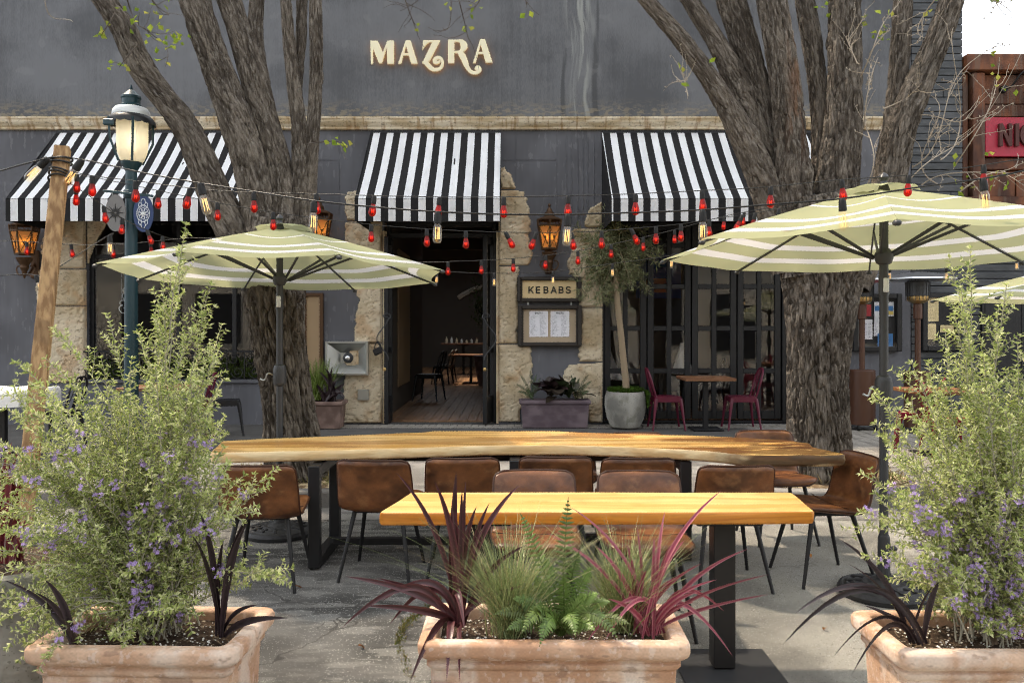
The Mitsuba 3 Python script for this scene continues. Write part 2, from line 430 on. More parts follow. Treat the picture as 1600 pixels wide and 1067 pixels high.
mat('teal_paint', pr((.009, .036, .046), .4, specular=.5))
mat('white_dome', pr((.66, .68, .68), .35))
mat('rope_black', pr((.01, .01, .01), .6))
mat('wire', pr((.012, .012, .012), .5))
mat('wire_thin', pr((.02, .02, .02), .5))

def f_bark(p, n, uv):
    u, v = uv.x, uv.y
    c = mix((.075, .062, .050), (.168, .143, .117), smoothstep(.3, .7, fbm(u * 12, v * 3.4, 1.0, 4)))
    st = fbm(u * 80 + 3 * fbm(u * 9, v * 6, 2.0, 2), v * 17, 3.0, 3)
    c = mix(c, (.040, .032, .026), smoothstep(.45, .36, st) * .5)
    c = mix(c, (.245, .22, .19), smoothstep(.57, .70, st) * .5)
    red = smoothstep(.15, .02, dr.abs(p.x - 2.63 + .04 * (fbm(p.z * 5, 2.0, 0, 2) - .5))) * smoothstep(.42, .62, fbm(u * 24, v * 4, 7.0, 3)) * smoothstep(3.0, 3.5, p.z)
    c = mix(c, (.16, .078, .042), red * .6)
    return c * (.85 + .3 * noise(u * 240, v * 120))
def f_bark_h(p, n, uv):
    u, v = uv.x, uv.y
    r = dr.abs(2 * fbm(u * 44 + 2.6 * fbm(u * 8, v * 9, 1.0, 2), v * 10, 6.0, 2) - 1)
    q = dr.abs(2 * fbm(u * 22, v * 30 + 2 * fbm(u * 14, v * 6, 3.0, 2), 9.0, 2) - 1)
    return smoothstep(.0, .28, r) + .4 * smoothstep(.0, .16, q) + .5 * fbm(u * 130, v * 70, 2.0, 2)
mat('bark', bump(pr(proc(f_bark), .85, specular=.25), f_bark_h, .016))
mat('twig_pale', pr((.34, .29, .23), .8))
mat('twig_dark', pr((.07, .055, .045), .8))

def f_awning(p, n, uv):
    s = uv.x - dr.floor(uv.x)
    e = smoothstep(.0, .012, s) * smoothstep(.512, .50, s)
    c = mix((.016, .016, .017), (.70, .71, .72), e)
    dirt = smoothstep(.5, .75, fbm(p.x * 7, uv.y * 3 + p.z, 4.0, 4))
    c = c * (1 - .10 * dirt)
    return c * (.9 + .16 * fbm(p.x * 5, p.z * 5, p.y * 5, 3))
mat('awning', two(pr(proc(f_awning), .8, specular=.2)))
mat('awning_black', two(pr((.018, .018, .019), .8, specular=.2)))
def f_umb(p, n, uv):
    v = uv.y
    def band(a, b): return smoothstep(a - .004, a + .004, v) * smoothstep(b + .004, b - .004, v)
    w = dr.maximum(dr.maximum(band(.40, .425), band(.665, .725)), band(.83, .89))
    c = mix((.415, .425, .25), (.74, .74, .73), w)
    return c * (.93 + .12 * fbm(p.x * 3, p.y * 3, p.z * 3, 3))
mat('umbrella_cloth', {'type': 'principledthin', 'base_color': proc(f_umb), 'roughness': .8, 'diff_trans': .82, 'spec_trans': 0.0, 'eta': 1.3})

mat('gold_letter', pr((.86, .80, .56), .4, specular=.5))
mat('letter_side', pr((.12, .08, .04), .5))
mat('glass', {'type': 'thindielectric', 'int_ior': 1.5})
mat('bulb_clear', {'type': 'thindielectric', 'int_ior': 1.45, 'specular_transmittance': rgb((1.0, .93, .80))})
mat('bulb_red', {'type': 'blendbsdf', 'weight': .28, 'a': {'type': 'thindielectric', 'int_ior': 1.5, 'specular_transmittance': rgb((.86, .055, .03))}, 'b': two(pr((.52, .02, .012), .12, specular=.6))})
mat('frosted', {'type': 'principledthin', 'base_color': rgb((.90, .84, .68)), 'roughness': .5, 'diff_trans': 1.15, 'spec_trans': .12, 'eta': 1.4})
mat('amber_glass', {'type': 'principledthin', 'base_color': rgb((.85, .50, .20)), 'roughness': .4, 'diff_trans': 1.3, 'spec_trans': .15, 'eta': 1.4})
mat('bronze', pr((.085, .045, .022), .5, metallic=.5))
mat('brass', pr((.55, .38, .16), .3, metallic=.9))
mat('steel', pr((.42, .43, .41), .32, metallic=.9))
mat('alu', pr((.75, .76, .77), .25, metallic=.95))
mat('heater_brown', pr((.085, .038, .022), .4))
mat('magenta', pr((.10, .006, .024), .35, specular=.5))
mat('red_chair', pr((.16, .006, .02), .4))
mat('white_cloth', two(pr((.72, .71, .68), .9)))
mat('cream_panel', pr((.72, .56, .30), .5))
mat('menu_back', pr((.44, .35, .24), .8))
mat('sign_frame', pr((.03, .024, .019), .5))
mat('sign_black', pr((.012, .011, .011), .5))
def f_print(p, n, uv):
    row = uv.y * 26; col = dr.floor(uv.x * 2)
    line = smoothstep(.30, .34, row - dr.floor(row)) * smoothstep(.72, .68, row - dr.floor(row))
    u = uv.x * 2 - col
    ln = .35 + .6 * cell_rand(dr.floor(row), col, 3)
    words = smoothstep(.28, .32, noise(uv.x * 70, dr.floor(row) * 3.7))
    on = line * words * smoothstep(.1, .11, u) * dr.select(u < ln, 1.0, 0.0) * dr.select((uv.y > .05) & (uv.y < .84), 1.0, 0.0)
    return mix((.80, .80, .84), (.22, .22, .26), on * .8)
mat('menu_paper', two(pr(proc(f_print), .8)))
def f_print2(p, n, uv):
    row = uv.y * 18
    line = smoothstep(.3, .34, row - dr.floor(row)) * smoothstep(.72, .68, row - dr.floor(row)) * smoothstep(.3, .34, noise(uv.x * 40, dr.floor(row) * 3.1))
    on = line * dr.select((uv.x > .12) & (uv.x < .88) & (uv.y > .06) & (uv.y < .86), 1.0, 0.0)
    return mix((.74, .62, .34), (.3, .22, .1), on * .7)
mat('cream_paper', two(pr(proc(f_print2), .8)))
mat('paper_white', two(pr((.74, .76, .80), .8)))
mat('paper_blue', two(pr((.05, .18, .42), .6)))
mat('paper_yellow', two(pr((.62, .48, .12), .6)))
mat('paper_red', two(pr((.45, .04, .05), .6)))
mat('paper_orange', two(pr((.75, .25, .06), .6)))
def f_siding(p, n, uv): return mix((.045, .049, .053), (.085, .091, .098), smoothstep(.3, .7, fbm(p.x * 4, p.z * 14, p.y * 3, 4)))
mat('siding', pr(proc(f_siding), .6))
def f_corten(p, n, uv):
    c = mix((.055, .022, .013), (.20, .072, .030), smoothstep(.3, .7, fbm(p.x * 5, p.z * 2.4, p.y * 4, 4)))
    return mix(c, (.11, .075, .055), smoothstep(.55, .7, fbm(p.x * 22, p.z * 2, 3.0, 3)) * .6)
mat('corten', pr(proc(f_corten), .7))
mat('red_sign', pr((.36, .022, .045), .4))
mat('red_sign_letter', pr((.07, .02, .016), .6))
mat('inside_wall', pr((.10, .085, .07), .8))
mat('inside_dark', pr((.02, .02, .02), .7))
mat('inside_warm', pr((.34, .24, .14), .8))
mat('cream_building', pr((.55, .50, .41), .8))
mat('leaf_vertex', {'type': 'principledthin', 'base_color': {'type': 'mesh_attribute', 'name': 'vertex_color'}, 'roughness': .55, 'diff_trans': .7, 'spec_trans': 0.0, 'eta': 1.35})
mat('blade_vertex', two(pr({'type': 'mesh_attribute', 'name': 'vertex_color'}, .42, specular=.45)))
mat('stem', pr((.15, .105, .065), .8))
mat('stem_pale', pr((.33, .31, .24), .8))
mat('petal', two(pr({'type': 'mesh_attribute', 'name': 'vertex_color'}, .7, specular=.2)))
mat('olive_bark', pr((.30, .23, .15), .8))
mat('perlite', pr((.72, .70, .64), .9))
mat('dry_leaf', two(pr((.42, .17, .04), .7)))
mat('screen_blue', pr((.02, .05, .3), .4))
def em(c, k): return {'type': 'area', 'radiance': rgb([x * k for x in c])}
# ---------------------------------------------------------------- the setting: street, kerb, sidewalk
F = 12.19                      # the facade stands this far from the lens
KY = 7.19                      # kerb face
WZ = 0.15                      # sidewalk level
FX = lambda px: GX(px, F)
FZ = lambda py: GZ(py, F)
m = MB(); m.grid(np.array([[[x, y, 0.0] for y in (-70, -4, 2, KY + .02)] for x in (-80, -8, 8, 80)], float))
whole('street', m, 'material_street', None, kind='structure', smooth=False)
m = MB()
xs = np.arange(-9.0, 9.1, 1.5)
for k in range(len(xs) - 1):
    m.box(((xs[k] + xs[k + 1]) / 2, KY + .075, .045), (1.494, .15, .21), .012)
m.box((-34.5, KY + .075, .045), (51, .15, .21), .012); m.box((34.5, KY + .075, .045), (51, .15, .21), .012)
whole('kerb', m, 'material_walk', None, kind='structure')
m = MB(); m.grid(np.array([[[x, KY - .42 + .0, .004], [x, KY - .004, .012]] for x in np.linspace(-30, 30, 41)]))
whole('gutter', m, 'material_walk', None, kind='structure')
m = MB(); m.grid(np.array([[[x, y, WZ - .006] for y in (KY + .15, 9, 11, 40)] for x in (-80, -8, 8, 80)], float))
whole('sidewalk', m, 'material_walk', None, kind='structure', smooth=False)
# bricks set on edge along the foot of the facade, and the pavers round the right hand tree
r = np.random.default_rng(3)
n_pav = 0
def paver(x, y, sx, sy, rz=0):
    global n_pav
    v, f = chamfer_box(sx - .008, sy - .008, .05, .006)
    m = MB(); m.add(v, f, RZ(rz + r.normal(0, .5)) @ RX(r.normal(0, .35)), (x, y, WZ - .020 + r.normal(0, .0016)))
    scene[uniq('sidewalk__paver', scene)] = mikit.ply(m.mesh(), 'material_paver', False)
for i in range(66):
    paver(-2.62 + .104 * i, 11.98, .104, .24)
for i in range(34):
    paver(-2.6 + .208 * i, 11.8, .208, .104)
for i in range(11):
    for j in range(15):
        paver(3.72 + .2 * i, 8.55 + .2 * j - (i % 2) * 0.0, *((.2, .1) if False else (.2, .2)))
m = MB()
th = np.linspace(0, 2 * np.pi, 33)[:-1]
def pit(cx, cy, sx, sy):
    P = np.array([[[cx + sx * q * math.copysign(abs(math.cos(t)) ** .6, math.cos(t)), cy + sy * q * math.copysign(abs(math.sin(t)) ** .6, math.sin(t)), WZ + .012 + .05 * (1 - q) ** 1.0] for t in np.append(th, 0)] for q in (1.0, .85, .7, .5, .3, .05)])
    P[..., 2] += .03 * (meshkit.fbm(P * 9, 3, 2) - .5); P[0, :, 2] = WZ - .004
    m.grid(P[:, ::-1])
pit(2.95, 7.92, .85, .55); pit(-2.0, 7.92, .8, .55)
whole('dirt_ground', m, 'material_dirt', None, kind='structure')

# ---------------------------------------------------------------- the restaurant's building
B = Thing('restaurant_building', 'dark grey plastered restaurant building with peeled stone jambs and an ochre cornice', 'building')
BX0, BX1, BTOP = -11.5, FX(1423), 7.3
YB = F + .32
DL, DR = FX(598), FX(779)           # doorway
GL, GR = FX(941), FX(1236)          # folding glass doors
WL, WR = FX(134), FX(470)           # shop window
TOPW, SILL = FZ(322), FZ(598)
DTOP = FZ(345)
def wallbox(x0, x1, z0, z1, bs='material_low_wall', y0=F, y1=YB, name='wall'):
    m = MB(); m.box(((x0 + x1) / 2, (y0 + y1) / 2, (z0 + z1) / 2), (x1 - x0, y1 - y0, z1 - z0), .004)
    return B.part(name, m, bs, False)
ZC0, ZC1 = FZ(204), FZ(185)
wallbox(BX0, BX1, ZC1 - .02, BTOP, 'material_plaster', name='upper_wall')
wallbox(BX0, WL, 0, ZC1 - .02); wallbox(WR, DL, 0, ZC1 - .02); wallbox(DR, GL, 0, ZC1 - .02); wallbox(GR, BX1, 0, ZC1 - .02)
wallbox(WL, WR, 0, SILL); wallbox(WL, WR, TOPW, ZC1 - .02); wallbox(DL, DR, DTOP, ZC1 - .02); wallbox(GL, GR, DTOP, ZC1 - .02)
wallbox(WL - .0, WR, SILL, SILL + .05, 'material_low_wall', F - .05, YB, 'sill')
# the moulded cornice
prof = [(0, 0), (.05, .004), (.06, .02), (.05, .035), (.075, .06), (.11, .10), (.125, .135), (.12, .15), (.135, .155), (.14, .19), (.0, .20)]
x1c = FX(1384); xs = np.linspace(BX0, x1c, 120)
P = np.array([[[x, F - d, ZC0 + h * (ZC1 - ZC0) / .2] for d, h in prof] for x in xs])
P[:, 1:-1, 1] += (.008 * (meshkit.fbm(P[:, 1:-1] * [5, 9, 30], 3, 4) - .5))
m = MB(); m.grid(P); m.box(((x1c), F - .05, (ZC0 + ZC1) / 2), (.01, .12, ZC1 - ZC0 - .02), .002)
B.part('cornice', m, 'material_cornice', 40)
# peeled stone: each block by itself
stones = [
 [(783, 296, 1), (781, 264), (788, 262, 1), (799, 275, 1), (803, 288, 1), (806, 296)],
 [(779, 298), (806, 298, 1), (819, 301, 1), (825, 322, 1), (828, 350, 1), (826, 372, 1), (832, 400, 1), (824, 415), (779, 415)],
 [(779, 417), (810, 417, 1), (808, 470, 1), (811, 500, 1), (807, 537), (779, 537)],
 [(779, 539), (826, 540, 1), (831, 560, 1), (829, 600, 1), (826, 625, 1), (812, 640, 1), (813, 659), (779, 659)],
 [(941, 315), (930, 322, 1), (919, 332, 1), (915, 345, 1), (916, 356), (941, 356)],
 [(941, 358), (897, 358, 1), (892, 372, 1), (894, 390, 1), (886, 410, 1), (889, 428, 1), (905, 434, 1), (905, 480), (941, 480)],
 [(941, 482), (908, 482, 1), (909, 520, 1), (904, 545, 1), (905, 565), (941, 565)],
 [(941, 567), (890, 570, 1), (881, 585, 1), (880, 600, 1), (896, 615, 1), (917, 640, 1), (922, 660), (941, 660)],
 [(597, 298), (542, 300, 1), (540, 320, 1), (542, 345), (597, 345)],
 [(597, 347), (541, 347, 1), (539, 370, 1), (545, 395, 1), (552, 430, 1), (554, 452, 1), (563, 470, 1), (557, 488, 1), (558, 505, 1), (555, 536), (597, 536)],
 [(597, 538), (552, 538), (541, 560, 1), (538, 600, 1), (539, 630, 1), (537, 661), (597, 661)],
 [(134, 420), (134, 345), (88, 345), (74, 360, 1), (64, 385, 1), (70, 420)],
 [(134, 422), (60, 422, 1), (56, 450, 1), (61, 478), (134, 478)],
 [(134, 480), (61, 480, 1), (66, 520, 1), (62, 560, 1), (68, 598), (134, 598)],
 [(168, 345), (136, 345), (136, 420), (140, 400), (150, 375)],
]
for k, s in enumerate(stones):
    B.part('stone_block', rough_block(ragged(s, F, 2.6, 5, k), F - .002, .045 if k != 14 else .02, seed=k * 3, amp=.019), 'material_stone', 50)
for x, ya, yb, sgn in ((DL, F - .01, YB, 1), (DR, F - .01, YB, -1)):   # stone returns inside the doorway
    for z0, z1 in ((WZ, 1.33), (1.335, 3.02)):
        m = MB(); m.box((x + sgn * .018, (ya + yb) / 2, (z0 + z1) / 2), (.04, yb - ya, z1 - z0 - .004), .006); B.part('stone_jamb', m, 'material_stone')
# roof slab, inside rooms (dim, lit through the openings and a roof light over the back room)
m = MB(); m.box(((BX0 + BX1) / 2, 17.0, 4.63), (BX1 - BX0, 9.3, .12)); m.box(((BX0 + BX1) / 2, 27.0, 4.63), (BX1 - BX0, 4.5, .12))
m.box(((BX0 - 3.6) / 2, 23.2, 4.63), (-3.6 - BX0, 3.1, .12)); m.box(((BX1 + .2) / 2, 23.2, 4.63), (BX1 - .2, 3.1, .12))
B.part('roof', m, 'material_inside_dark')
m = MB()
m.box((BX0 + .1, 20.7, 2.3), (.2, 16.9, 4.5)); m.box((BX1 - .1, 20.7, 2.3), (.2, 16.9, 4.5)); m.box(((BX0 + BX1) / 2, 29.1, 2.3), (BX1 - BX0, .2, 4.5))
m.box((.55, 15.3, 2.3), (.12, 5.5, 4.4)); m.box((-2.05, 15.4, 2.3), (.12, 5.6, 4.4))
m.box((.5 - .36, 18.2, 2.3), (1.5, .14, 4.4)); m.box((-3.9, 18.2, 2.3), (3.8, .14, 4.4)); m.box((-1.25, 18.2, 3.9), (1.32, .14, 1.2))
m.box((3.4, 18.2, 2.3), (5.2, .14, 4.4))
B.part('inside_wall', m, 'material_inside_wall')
m = MB(); m.box((-1.975, 15.0, 1.75), (.02, 1.6, 2.4), .006); B.part('inside_panel', m, 'material_inside_warm')
pl = 0
for i in range(17):
    m = MB(); m.box((-1.92 + .145 * i, 15.4, WZ - .004), (.141, 5.8, .03), .003)
    B.part('floor_plank', m, 'material_floor_wood')
m = MB(); m.box((-1.2, 23.7, WZ - .004), (9, 10.8, .03)); m.box((3.2, 15.3, WZ - .004), (5.1, 5.7, .03)); m.box((-6.0, 15.3, WZ - .004), (7.7, 5.7, .03))
B.part('inside_floor', m, 'material_floor_wood')
# arch band on the back wall
m = MB(); m.curve([(-1.9 + .0, 28.9, 2.6), (-1.2, 28.9, 2.95), (-.2, 28.9, 3.0), (.6, 28.9, 2.7)], .09, 16, 6); B.part('arch_band', m, 'material_cream_building')

# door frame and the two narrow door leaves
m = MB()
m.box((DL + .065, F + .2, (WZ + DTOP) / 2), (.06, .08, DTOP - WZ)); m.box((DR - .065, F + .2, (WZ + DTOP) / 2), (.06, .08, DTOP - WZ))
m.box(((DL + DR) / 2, F + .2, DTOP - .2), (DR - DL - .19, .08, .07)); m.box(((DL + DR) / 2, F + .2, DTOP - .04), (DR - DL - .19, .08, .07))
B.part('door_frame', m, 'material_frame_black')
def door_leaf(a, b, z1):
    a, b = np.array(a), np.array(b); L = np.linalg.norm(b - a); u = (b - a) / L
    m = MB()
    def at(s, z): return np.array([*(a + u * s), z])
    for s in (.035, L - .035): m.bar(at(s, WZ + .02), at(s, z1), .06, .045, up=(u[0], u[1], 0))
    for z, h in ((WZ + .22, .40), (1.25, .08), (z1 - .05, .1)):
        m.bar(at(.066, z), at(L - .066, z), .04, h)
    k = B.part('door', m, 'material_frame_black')
    g = MB(); g.grid(np.array([[at(.06, WZ + .4), at(L - .06, WZ + .4)], [at(.06, z1 - .08), at(L - .06, z1 - .08)]]))
    B.part('pane', g, 'material_glass', False, under=k)
    m = MB(); c = at(L - .03, 1.2); n = np.array([-u[1], u[0], 0]) * .05
    m.lathe([(0, 0), (.012, .002), (.012, .05), (.026, .06), (.026, .085), (0, .09)], c + np.array([0, -.1, -.22]), 12, RX(90) @ np.eye(3)); B.part('knob', m, 'material_brass', under=k)
    return k, at, L
k, at, L = door_leaf((DL + .09, F + .22), (GX(603, 12.03), 12.03), DTOP - .25)
def scroll(c, sgn):
    pts = []
    for t in np.linspace(0, 1, 40):
        z = .62 * (t - .5); x = sgn * (.085 * math.cos(math.pi * 1.0 * (t - .5) * 2) + .0)
        pts.append((c[0] - x, c[1], c[2] + z))
    for t in np.linspace(0, 1, 26)[1:]:
        a = t * 4.6; rr = .075 * (1 - t * .75)
        pts.append((c[0] - sgn * (-.03) + sgn * (.075 - rr) * 0 - sgn * (-.03) * 0 + sgn * .0 + sgn * (-rr * math.cos(a) + .075 - .03), c[1], c[2] + .31 + rr * math.sin(a)))
    return pts
m = MB(); m.tube(scroll((GX(598, 11.98), 11.98, 1.42), 1), .009, 6); B.part('handle', m, 'material_grey_metal', under=k)
m = MB(); m.box((GX(590, 11.95), 11.95, 1.24), (.13, .05, .1), .015, RY(-25)); m.curve([(GX(588, 11.95) - .03, 11.95, 1.28), (GX(590, 11.95), 11.95, 1.38), (GX(592, 11.95) + .04, 11.95, 1.28)], .009, 10); B.part('padlock', m, 'material_sign_black', under=k)
k2, at, L = door_leaf((DR - .09, F + .22), (GX(757, 11.98), 11.98), DTOP - .25)
m = MB(); m.tube(scroll((GX(766, 11.95), 11.95, 1.42), -1), .009, 6); B.part('handle', m, 'material_grey_metal', under=k2)

# folding glass doors: four leaves of two panes by five
zt, zb = DTOP - .02, WZ
leaves = [(946, 1012), (1014, 1082), (1084, 1154), (1156, 1224)]
rows = [346, 382, 447, 513, 580, 656]
m = MB(); m.box(((GL + GR) / 2, F + .14, zt - .03), (GR - GL, .12, .06)); m.box((GL + .02, F + .14, (zt + zb) / 2 - .06), (.04, .12, zt - zb - .12)); m.box((GR - .05, F + .14, (zt + zb) / 2 - .06), (.1, .12, zt - zb - .12)); m.box(((GL + GR) / 2, F + .14, zb + .02), (GR - GL - .02, .1, .04))
gd = B.part('glass_door', m, 'material_frame_black')
for (a, b) in leaves:
    x0, x1 = FX(a) + .0, FX(b); xm = (x0 + x1) / 2
    m = MB()
    zs = [FZ(q) for q in rows]
    for x, w in ((x0 + .045, .09), (x1 - .045, .09), (xm, .07)): m.box((x, F + .14, (zs[0] + zs[-1]) / 2), (w, .055 if w > .08 else .045, zs[0] - zs[-1]), .006)
    for q, z in enumerate(zs):
        h = .12 if q in (0, 5) else .075
        for s, e in ((x0 + .09, xm - .035), (xm + .035, x1 - .09)):
            m.box(((s + e) / 2, F + .14, z + (h / 2 if q == 5 else (-h / 2 if q == 0 else 0))), (e - s, .04, h), .006)
    B.part('leaf_frame', m, 'material_frame_black', under=gd)
    for q in range(5):
        for s, e in ((x0 + .088, xm - .033), (xm + .033, x1 - .088)):
            g = MB(); tl = r.normal(0, .0035, 2)
            g.grid(np.array([[[s, F + .145 + tl[0], zs[q + 1] + .03], [e, F + .145 + tl[0], zs[q + 1] + .03]], [[s, F + .145 + tl[1], zs[q] - .03], [e, F + .145 + tl[1], zs[q] - .03]]]))
            B.part('pane', g, 'material_glass', False, under=gd)
# the shop window on the left
m = MB(); y = F + .14
for px in (137, 205, 274, 362, 402, 467): m.box((FX(px), y, (TOPW + SILL) / 2 + .025), (.06, .07, TOPW - SILL - .05), .006)
for a, b in ((137, 205), (205, 274), (274, 362), (362, 402), (402, 467)):
    for z in (SILL + .09, FZ(400), TOPW - .04): m.box(((FX(a) + FX(b)) / 2, y, z), (FX(b) - FX(a) - .062, .05, .06), .006)
wk = B.part('window', m, 'material_frame_black')
for a, b in ((137, 205), (205, 274), (274, 362), (362, 402), (402, 467)):
    for z0, z1 in ((SILL + .12, FZ(400) - .03), (FZ(400) + .03, TOPW - .07)):
        g = MB(); g.grid(np.array([[[FX(a) + .03, y, z0], [FX(b) - .03, y, z0]], [[FX(a) + .03, y, z1], [FX(b) - .03, y, z1]]])); B.part('pane', g, 'material_glass', False, under=wk)
# scrolled iron rail in front of it
m = MB(); zr0, zr1, yr = FZ(594), FZ(549), F - .03
m.bar((FX(112), yr, zr1), (FX(410), yr, zr1), .025); m.bar((FX(112), yr, zr0), (FX(410), yr, zr0), .025)
for i in range(12):
    x = FX(112) + (FX(410) - FX(112)) * i / 11
    m.bar((x, yr, zr0), (x, yr, zr1), .014)
def spiral(cx, cz, r0, turns, a0, sg):
    return [(cx + r0 * (1 - t * .8) * math.cos(a0 + sg * t * turns * 6.283), yr, cz + r0 * (1 - t * .8) * math.sin(a0 + sg * t * turns * 6.283)) for t in np.linspace(0, 1, 30)]
for i in range(11):
    x = FX(112) + (FX(410) - FX(112)) * (i + .5) / 11; zm = (zr0 + zr1) / 2; h = (zr1 - zr0) / 4
    m.tube(spiral(x - .03, zm + h * .9, h * .9, 1.5, 0, 1), .007, 5); m.tube(spiral(x + .03, zm - h * .9, h * .9, 1.5, math.pi, 1), .007, 5)
B.part('railing', m, 'material_black_metal')
# bronze framed display beside the window
m = MB(); xa, xb, za, zb2 = FX(474), FX(506), FZ(600), FZ(458)
m.box((xb - .025, F - .03, (za + zb2) / 2), (.05, .06, zb2 - za)); m.box((xa + .025, F - .03, (za + zb2) / 2), (.05, .06, zb2 - za)); m.box(((xa + xb) / 2, F - .03, zb2 - .025), (xb - xa - .1, .06, .05)); m.box(((xa + xb) / 2, F - .03, za + .025), (xb - xa - .1, .06, .05))
k = B.part('display_frame', m, 'material_bronze'); g = MB(); g.box(((xa + xb) / 2, F - .012, (za + zb2) / 2), (xb - xa - .1, .02, zb2 - za - .1), .002); B.part('panel', g, 'material_inside_warm', under=k)
# metal recess with the round light, and the small hatch below
xa, xb, za, zb2 = FX(512), FX(578), FZ(585), FZ(533); xm, zm = (xa + xb) / 2, (za + zb2) / 2
yo = F - .10
m = MB()
for (c, s) in (((xa + .015, zm), (.03, zb2 - za)), ((xb - .015, zm), (.03, zb2 - za))): m.box((c[0], yo, c[1]), (s[0], .14, s[1]), .004)
for z in (za + .015, zb2 - .015): m.box((xm, yo, z), (xb - xa - .06, .14, .03), .004)
q = lambda s, y: [np.array([xm + sx * s[0], y, zm + sz * s[1]]) for sx, sz in ((-1, -1), (1, -1), (1, 1), (-1, 1))]
o, i_ = q(((xb - xa) / 2 - .03, (zb2 - za) / 2 - .03), yo - .06), q((.12, .075), yo + .085)
for a in range(4):
    b = (a + 1) % 4; m.grid(np.array([[o[a], o[b]], [i_[a], i_[b]]]))
m.grid(np.array([[i_[0], i_[1]], [i_[3], i_[2]]]))
k = B.part('metal_recess', m, 'material_steel', 20)
m = MB(); m.lathe([(0, .07), (.03, .075), (.05, .07), (.06, .05), (.075, .045), (.08, .02), (.085, 0)], (xm, yo + .085, zm), 24, RX(90)); B.part('round_light', m, 'material_grey_metal', under=k)
m = MB(); m.lathe([(0, .082), (.02, .08), (.034, .074)], (xm, yo + .085, zm), 20, RX(90)); B.part('lens', m, 'material_alu', under=k)
m = MB(); m.box((FX(569), F - .075, FZ(616)), (.16, .03, .16)); B.part('hatch', m, 'material_steel')
m = MB()
for px, z0, z1 in ((885, 3.15, 4.45), (893, 3.15, 4.45), (903, 3.2, 4.45), (911, 3.2, 4.45), (918, 3.2, 4.45), (928, 3.25, 4.45)):
    zz = np.linspace(z0, z1, 40); m.tube(np.stack([FX(px) + .012 * (meshkit.noise(np.stack([zz * 9, zz * 0 + px, zz * 0], -1), 3) - .5), 0 * zz + F, zz], -1), .008 + .007 * meshkit.noise(np.stack([zz * 22, zz * 0 + px, zz * 0], -1), 4), 6)
B.part('paint_run', m, 'material_low_wall')
m = MB()
for x in (FX(806), FX(530), FX(655), FX(870)): m.box((x, F - .004, 3.85), (.012, .008, 1.25), .002)
for x0, x1 in ((FX(785), FX(805)), (FX(807), FX(869)), (FX(490), FX(529))): m.box(((x0 + x1) / 2, F - .004, FZ(250)), (x1 - x0 - .006, .008, .012), .002)
B.part('plaster_bead', m, 'material_low_wall')

# ---------------------------------------------------------------- the dark boarded building and the rusted steel building on the right
S = Thing('boarded_building', 'charcoal building clad in long horizontal boards beside the grey restaurant', 'building')
x0, x1 = FX(1424), FX(1505)
m = MB(); m.box(((x0 + x1) / 2 + 4.0, F + .35, 1.55), (x1 - x0 + 8.0, .5, 3.1)); m.box(((x0 + x1) / 2, F + .4, 5.1), (x1 - x0, .5, 4.0)); m.box(((x0 + x1) / 2, F + 4, 3.5), (x1 - x0, 6.6, 7))
S.part('wall', m, 'material_siding')
zz = .15; k = 0
while zz < 6.9:
    h = .108; xe = x1 if zz > 3.05 else x1 + 1.6
    cuts = [x0 + .004] + ([x0 + .2 + .4 * r.random()] if k % 7 == 3 else []) + [xe]
    for a, b in zip(cuts[:-1], cuts[1:]):
        m = MB(); m.box(((a + b) / 2, F + .06, zz + h / 2), (b - a - .006, .10, h - .010), .008, RX(2.5 + r.normal(0, .4)))
        S.part('board', m, 'material_siding')
    zz += h; k += 1
# low lavender wall that carries the first notice case is the main building's own; second case hangs on the boards
R = Thing('rusted_building', 'rusty steel panelled building with red sign under white sky', 'building')
x0r, zr = FX(1507), FZ(87)
m = MB(); m.box((x0r + 6, F + 3.2, (zr + 3.05) / 2), (12, 6, zr - 3.05 - .02)); m.box((x0r + 6, F + 4.2, 1.6), (12, 4, 3.2)); R.part('wall', m, 'material_corten')
def slab(px0, px1, py0, py1, pro, name='panel'):
    a, b, c, d = FX(px0), FX(px1), FZ(py1), FZ(py0)
    m = MB(); m.box(((a + b) / 2, F + .2 - pro / 2, (c + d) / 2), (b - a - .012, pro, d - c - .012), .008); R.part(name, m, 'material_corten')
slab(1507, 2200, 86, 112, .26, 'fascia')
slab(1508, 1518, 113, 310, .12, 'post'); slab(1520, 1540, 113, 310, .2, 'post')
slab(1541, 1640, 113, 160, .08); slab(1641, 1760, 113, 160, .08); slab(1541, 1760, 161, 181, .12); slab(1541, 1760, 245, 264, .12)
for a in range(1541, 1760, 55): slab(a, a + 54, 265, 306, .07)
slab(1507, 2200, 307, 322, .22, 'lintel')
# red sign
RS = Thing('red_sign', 'red sign board with raised dark letters beneath a gooseneck lamp', 'sign')
a, b, c, d = FX(1541), FX(1712), FZ(244), FZ(183)
m = MB(); m.box(((a + b) / 2, F + .06, (c + d) / 2), (b - a, .08, d - c)); RS.part('panel', m, 'material_red_sign')
def glyph_N(x, z, w, h, s):
    return Polygon([(x, z), (x + s, z), (x + s, z + h * .62), (x + w - s, z), (x + w, z), (x + w, z + h), (x + w - s, z + h), (x + w - s, z + h * .38), (x + s, z + h), (x, z + h)])
def ell(cx, cz, rx, rz, n=32): return Polygon([(cx + rx * math.cos(t), cz + rz * math.sin(t)) for t in np.linspace(0, 2 * np.pi, n, endpoint=False)])
hz = FZ(194) - FZ(229); z0 = FZ(229)
N = glyph_N(FX(1560), z0, FX(1580) - FX(1560), hz, .05)
I = shapely.box(FX(1585), z0, FX(1585) + .055, z0 + hz)
gx, gz = FX(1606), z0 + hz / 2
G = ell(gx, gz, .13, hz / 2).difference(ell(gx, gz, .075, hz / 2 - .055)).difference(shapely.box(gx + .03, gz, gx + .3, gz + hz * .26)).union(shapely.box(gx + .02, gz - .06, gx + .13, gz))
